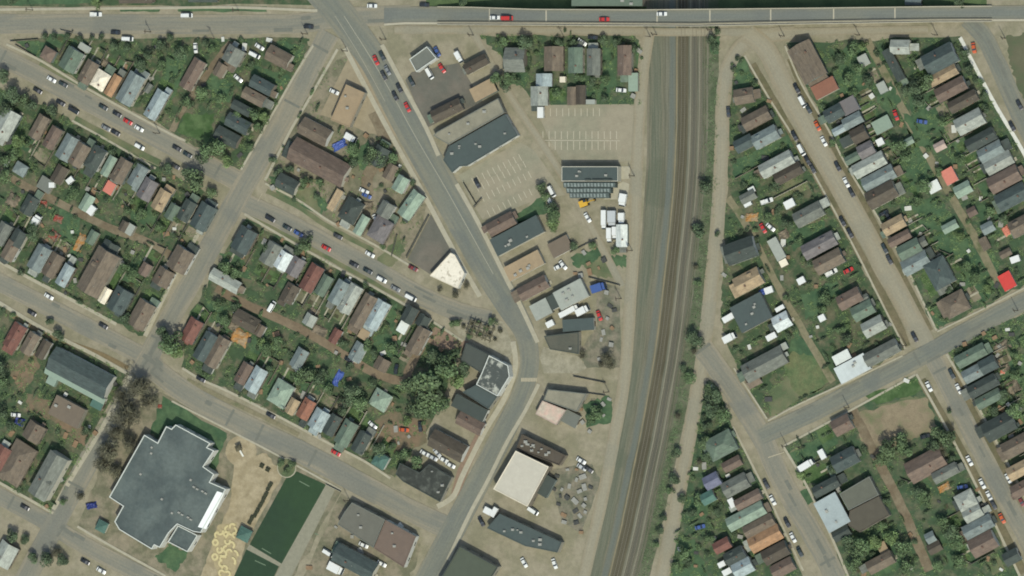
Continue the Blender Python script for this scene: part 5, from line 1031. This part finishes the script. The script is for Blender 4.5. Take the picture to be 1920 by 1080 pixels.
# ------------------------------------------------------------------ poles
def pole(x, y, h, arm, ang):
    p = G(x, y, 0); t = thing('utility_pole', tuple(p), rad(-ang), nearlabel(x, y, 'wooden utility pole'), 'utility pole', 'utility poles along the streets')
    mb = MB(); mb.tube((0,0,0), (0,0,h), .19, .13, 8); mb.build('shaft', BARK, t)
    mb = MB(); mb.box(-arm, -.08, h-.9, arm, .08, h-.7); mb.box(-arm*.8, -.07, h-1.9, arm*.8, .07, h-1.75); mb.build('crossarm', BARK, t)
    mb = MB()
    for q in (-.9, -.45, .45, .9): mb.tube((arm*q,0,h-.7), (arm*q,0,h-.45), .06, .05, 6)
    mb.build('insulator', VENT, t)
for x, y, a in ((62,19,90),(283,60,90),(448,20,90),(402,72,20),(577,64,60),(652,96,60),(724,74,60),(1058,70,0),(1220,69,0),(1232,65,60),(1471,68,60),(1612,66,30),(1758,66,30),(1885,72,60),(1909,582,60),(1592,764,60),(656,938,60),(1165,560,80),(1335,56,60),(888,66,60),(300,250,30),(540,770,30),(690,858,30),(1700,648,60),(1410,690,60),(1476,836,60),(1142,735,80),(1190,330,85),(1186,470,85)):
    pole(x, y, tr.uniform(8.5, 10), 1.1, a)
# ------------------------------------------------------------------ fences with a place of their own
for a in ((1076,706,1136,718,'dark fence along the railway end of the crosswalk lane'),(1085,735,1135,742,'short dark fence above the grass by the crosswalk lane'),(1163,535,1105,520,'pale fence behind the blue truck'),(1070,474,1120,448,'fence above the car yard of the low brown storehouse'),
  (805,404,763,483,'pale fence between the dry strip and the dark lot'),(745,440,735,480,'fence beside the purplish hip roof'),(1505,880,1560,852,'fence between the white truck yard and the grass'),(1560,860,1600,835,'pale fence below the reddish corner house'),
  (1380,335,1430,308,'fence across the trackside lawn'),(1452,372,1515,340,'fence along the dry lot'),(640,922,612,908,'fence at the corner of the turf pitch'),(890,390,905,372,'dark barrier at the lower parking lot'),(870,342,895,384,'dark hedge-like fence along the lower parking lot'),
  (20,78,72,74,'dark fence on the tip of the wedge block'),(30,84,68,106,'board fence inside the tip of the wedge block')):
    fence(a[0:2], a[2:4], a[4], 'town fences')
# ------------------------------------------------------------------ plaza pergola, playground
WOODD = mat('dark_pergola_wood', (92,88,68), .2, 1, .9)
c = G(905, 620); t = thing('pergola', tuple(c), rad(-20), 'square lattice pergola of dark beams on the paved plaza', 'pergola'); MARKS.append((905, 620, 'plaza pergola'))
for yb in (-2.7, -.4, 2.5):
    mb = MB(); mb.box(-6.4, yb-.2, 2.7, 6.0, yb+.2, 2.95); mb.build('beam', WOODD, t)
for xb in (-5.6, -3.5, -.7, 1.9, 3.3, 5.4):
    mb = MB(); mb.box(xb-.18, -3.6, 2.96, xb+.18, 3.6, 3.2); mb.build('crossbeam', WOODD, t)
for xx in (-5, -1.7, 1.7, 5):
    for yy in (-2.9, 2.9): mb = MB(); mb.box(xx-.13, yy-.13, 0, xx+.13, yy+.13, 2.7); mb.build('post', WOODD, t)
YEL = mat('yellow_play_rubber', (200,187,140), .12, 1, .8)
def ringshape(x, y, r, a0, a1, label, wdt=.5, h=.22):
    p = G(x, y, .1); mb = MB(); R_ = r*S; n = max(4, int(abs(a1-a0)/15))
    for i in range(n+1):
        a = rad(a0+(a1-a0)*i/n)
        for rr, z in ((R_-wdt, 0), (R_-wdt*.9, h), (R_+wdt*.9, h), (R_+wdt, 0)): mb.v.append((math.cos(a)*rr, math.sin(a)*rr, z))
    for i in range(n):
        for k in range(3): mb.f.append((4*i+k, 4*i+k+1, 4*i+5+k, 4*i+4+k))
    if abs(a1-a0) < 359: mb.f += [(0,3,2,1), (4*n,4*n+1,4*n+2,4*n+3)]
    mb.m = [0]*len(mb.f); o = mb.build('play_ring' if abs(a1-a0) > 350 else 'play_arc', YEL, None, tuple(p)); tag(o, label, 'play shape', 'yellow play shapes on the sand')
MARKS.append((421, 1066, 'lowest full yellow ring')); MARKS.append((404, 1017, 'upper yellow ring'))
RS = [(403,1044,5.2,0,360),(421,1066,5.2,0,360),(404,1017,5,0,360),(412,1031,5,120,420),(408,1003,5,60,250),(413,996,6,200,380),(428,992,6,90,300),(436,987,5,20,220),(438,995,6,240,440),(430,1007,6,30,200),(427,1015,5,150,400),(434,1022,6,-60,130),(425,1029,6,80,260),(430,1035,5,0,200),(419,1038,6,200,400),(419,1048,6,20,210),(417,1056,6,90,280),(434,1053,8,-40,80),(438,1041,9,-10,80),(424,1001,4,0,360),(416,1074,5,20,250),(427,1076,5,-60,150),(442,1003,5,100,260)]
for i, q in enumerate(RS):
    l = {0:'full yellow ring nearest the school annexe on the sand', 1:'lowest full yellow ring on the playground sand', 2:'upper full yellow ring on the playground sand', 19:'small yellow ring among the play arcs'}.get(i) or nearlabel(q[0], q[1], 'curved yellow play arc')
    ringshape(*q, l, h=.18+.013*i)
hm = mat('clipped_hedge', (58,62,44), .3, 1, .95)
for i, (x, y) in enumerate(((505,912),(497,930),(489,946),(480,962),(470,975))):
    c_, L, W, rz = frame(x, y, 17, 6, -61, .8); mb = MB(); N = 7; r = random.Random(i)
    for a in range(N):
        for b in range(4):
            for z in (0, 1): mb.v.append(((a/(N-1)-.5)*L+r.uniform(-.12,.12), (b/3-.5)*W+r.uniform(-.12,.12), z*r.uniform(.7,1.0)))
    idx = lambda a, b, z: (a*4+b)*2+z
    for a in range(N-1):
        for b in range(3): mb.f.append((idx(a,b,1), idx(a+1,b,1), idx(a+1,b+1,1), idx(a,b+1,1)))
        mb.f.append((idx(a,0,0), idx(a+1,0,0), idx(a+1,0,1), idx(a,0,1))); mb.f.append((idx(a+1,3,0), idx(a,3,0), idx(a,3,1), idx(a+1,3,1)))
    mb.m = [0]*len(mb.f); o = mb.build('clipped_hedge', hm, None, (c_.x, c_.y, .1), rz); tag(o, f"dark clipped hedge beside the turf pitch, {ORD[i]} from its upper end", 'hedge', 'hedges beside the pitch')
for i, (x, y) in enumerate(((492,873),(503,880))):
    c_ = G(x, y); t = thing('picnic_table', (c_.x, c_.y, .1), rad(-28), ('dark picnic table nearer the sand circle by the street', 'dark picnic table nearer the round tree bed')[i], 'picnic table', 'picnic tables')
    mb = MB(); mb.box(-1,-.45,.7,1,.45,.78); mb.build('tabletop', hm, t)
    for q in (-1, 1): mb = MB(); mb.box(-1,q*.85-.18,.42,1,q*.85+.18,.48); mb.build('bench_seat', hm, t)
    mb = MB(); mb.box(-.8,-.9,0,-.7,.9,.68); mb.box(.7,-.9,0,.8,.9,.68); mb.build('leg_frame', hm, t)
c_ = G(450, 840); t = thing('climbing_frame', (c_.x, c_.y, .1), .4, 'small climbing frame with slide on the sand circle', 'climbing frame')
for xx in (-1, 1):
    for yy in (-1, 1): mb = MB(); mb.tube((xx,yy,0),(xx,yy,2.4),.08,.08); mb.build('post', WOODD, t); mb = MB(); mb.box(-1.1,-1.1,1.3,1.1,1.1,1.42); mb.build('platform', WOODD, t)
mb = MB(); mb.add([(-1.3,-1.3,2.4),(1.3,-1.3,2.4),(1.3,1.3,2.4),(-1.3,1.3,2.4),(0,0,3.3)], [(0,1,4),(1,2,4),(2,3,4),(3,0,4),(3,2,1,0)]); mb.build('roof', WOODD, t)
mb = MB(); mb.add([(-.4,-1.1,1.42),(.4,-1.1,1.42),(.4,-4,.15),(-.4,-4,.15),(-.4,-1.1,1.3),(.4,-1.1,1.3),(.4,-4,.02),(-.4,-4,.02)], [(0,3,2,1),(4,5,6,7),(0,1,5,4),(1,2,6,5),(2,3,7,6),(3,0,4,7)]); mb.build('slide', JM[0][0], t)
c_ = G(538, 877); mb = MB(); mb.prism([(math.cos(i*math.pi/12)*4.4, math.sin(i*math.pi/12)*4.4) for i in range(24)], 0, .4)
o = mb.build('tree_bed', CONC, None, (c_.x, c_.y, .1)); tag(o, 'round concrete tree bed at the corner of the turf pitch', 'planter')
mb = MB(); mb.prism([(math.cos(i*math.pi/12)*4.0, math.sin(i*math.pi/12)*4.0) for i in range(24)], .4, .46); mb.build('grass_bed', GRASSY, o)
MARKS.append((538, 877, 'round tree bed'))
for x, y, r in ((528,868,8),(547,872,8),(538,884,8)): tree(x, y, r, 'g')
# each back yard has a surface of its own: lawn, dry grass, bare soil or vegetable rows; some have a path
lr = random.Random(14); SETS = {'g':[], 'f':[], 'y':[], 'd':[], 'p':[], 'v':[]}
for x0, y0, x1, y1, hw, nx, ny in LOTS:
    def pt(t, u): return (x0+(x1-x0)*t+nx*u*hw, y0+(y1-y0)*t+ny*u*hw)
    if math.hypot(x1-x0, y1-y0) < 14: continue
    k = lr.choice('ggffydd-'); a, b = lr.uniform(.05, .3), lr.uniform(.7, 1)
    if k != '-': SETS[k].append([pt(a, -.9), pt(b, -.9), pt(b, .9), pt(a, .9)])
    if lr.random() < .45:
        u = lr.uniform(-.7, .7); SETS['p'].append([pt(.02, u-.12), pt(.98, u-.12), pt(.98, u+.12), pt(.02, u+.12)])
    if lr.random() < .4:
        a = lr.uniform(.35, .6); u = lr.choice((-.85, .1))
        for q in range(4): SETS['v'].append([pt(a+q*.07, u), pt(a+q*.07+.04, u), pt(a+q*.07+.04, u+.7), pt(a+q*.07, u+.7)])
sheet('back_lawn', [wobble(p, 1.2, 6) for p in SETS['g']], .11, GRASS, 'dark green lawns of single back yards', 'grass')
sheet('mown_lawn', [wobble(p, 1.2, 6) for p in SETS['f']], .11, GRASSB, 'fresh mown lawns of single back yards', 'grass')
sheet('dry_back_lawn', [wobble(p, 1.2, 6) for p in SETS['y']], .11, GRASSY, 'dry lawns of single back yards', 'grass')
sheet('bare_back_yard', [wobble(p, 1.2, 6) for p in SETS['d']], .11, YARDD, 'bare trodden soil of single back yards', 'soil')
sheet('garden_path', SETS['p'], .33, CONC, 'narrow concrete garden paths behind the houses', 'path')
sheet('vegetable_rows', SETS['v'], .33, mat('dug_soil', (92,82,66), .25, 1, .95, rgb2=(76,92,58), s2=1.2), 'dug vegetable rows in the back yards', 'soil')
# ground cover: weeds and seedlings that nobody could count, thick along fences and thin in the middle of the yards
from mathutils import noise as mnoise
gr_ = random.Random(9); mb = MB()
LANES = [q for _, p, wd, m, l in A for q in smooth(P(p), 12)]
def onlane(x, y): return any((x-q[0])**2+(y-q[1])**2 < 85 for q in LANES)
for blk, n in (('wedge',900),('west',1500),('middle',1600),('corner',350),('hall',1000),('cottages',500),('trackside',1300),('east',1900),('southeast',800),('lower',750),('siding',700)):
    poly = BLOCKS[blk]; x0, x1 = min(p[0] for p in poly), max(p[0] for p in poly); y0, y1 = min(p[1] for p in poly), max(p[1] for p in poly); k = 0; tries = n*8
    while k < n and tries:
        tries -= 1; x, y = gr_.uniform(max(x0, -5), min(x1, 1925)), gr_.uniform(max(y0, -5), min(y1, 1085))
        if mnoise.noise((x*.06, y*.06, 3)) < gr_.uniform(-.15, .3) or not inpoly(x, y, poly) or not free(x, y, 1) or any(inpoly(x, y, q) for q in POLYS) or onlane(x, y): continue
        k += 1; p = G(x, y, 0); tone = gr_.choice((0,1,1,2))
        for q in range(5):
            c = p+Vector((gr_.gauss(0, .35), gr_.gauss(0, .35), gr_.uniform(.15, .55))); s1 = gr_.uniform(.12, .3); a = gr_.uniform(0, 6.28); tl = Vector((gr_.uniform(-.5,.5), gr_.uniform(-.5,.5), 1)).normalized(); u = tl.orthogonal().normalized(); w_ = tl.cross(u); e1 = u*math.cos(a)+w_*math.sin(a); e2 = tl.cross(e1)
            mb.add([c-e1*s1, c-e2*s1*.7, c+e1*s1, c+e2*s1*.7], [(0,1,2,3)], tone)
tag(mb.build('undergrowth', [LEAF['l'][0], LEAF['l'][1], LEAF['m'][1]]), 'low weeds and seedlings growing thick through the back yards', 'undergrowth', None, 'stuff')
mb = MB(); T1w = smooth(off(T1, 57, -.6), 40)
for x, y in T1w:
    for k in range(2):
        if y < 56: continue
        p = G(x+gr_.gauss(0, 5), y+gr_.uniform(-3, 3), 0); tone = gr_.randrange(3)
        for q in range(6):
            c = p+Vector((gr_.gauss(0, .5), gr_.gauss(0, .5), gr_.uniform(.15, .7))); s1 = gr_.uniform(.12, .3); a = gr_.uniform(0, 6.28); e1 = Vector((math.cos(a), math.sin(a), gr_.uniform(-.4,.4))); e2 = Vector((-math.sin(a), math.cos(a), gr_.uniform(-.4,.4)))
            mb.add([c-e1*s1, c-e2*s1*.7, c+e1*s1, c+e2*s1*.7], [(0,1,2,3)], tone)
tag(mb.build('trackside_undergrowth', [LEAF['g'][0], LEAF['g'][1], LEAF['m'][1]]), 'low scrub growing along the eastern edge of the railway', 'undergrowth', None, 'stuff')
print('things', len([o for o in SC.objects if not o.parent]), 'objects', len(SC.objects), 'trees', NT[0])
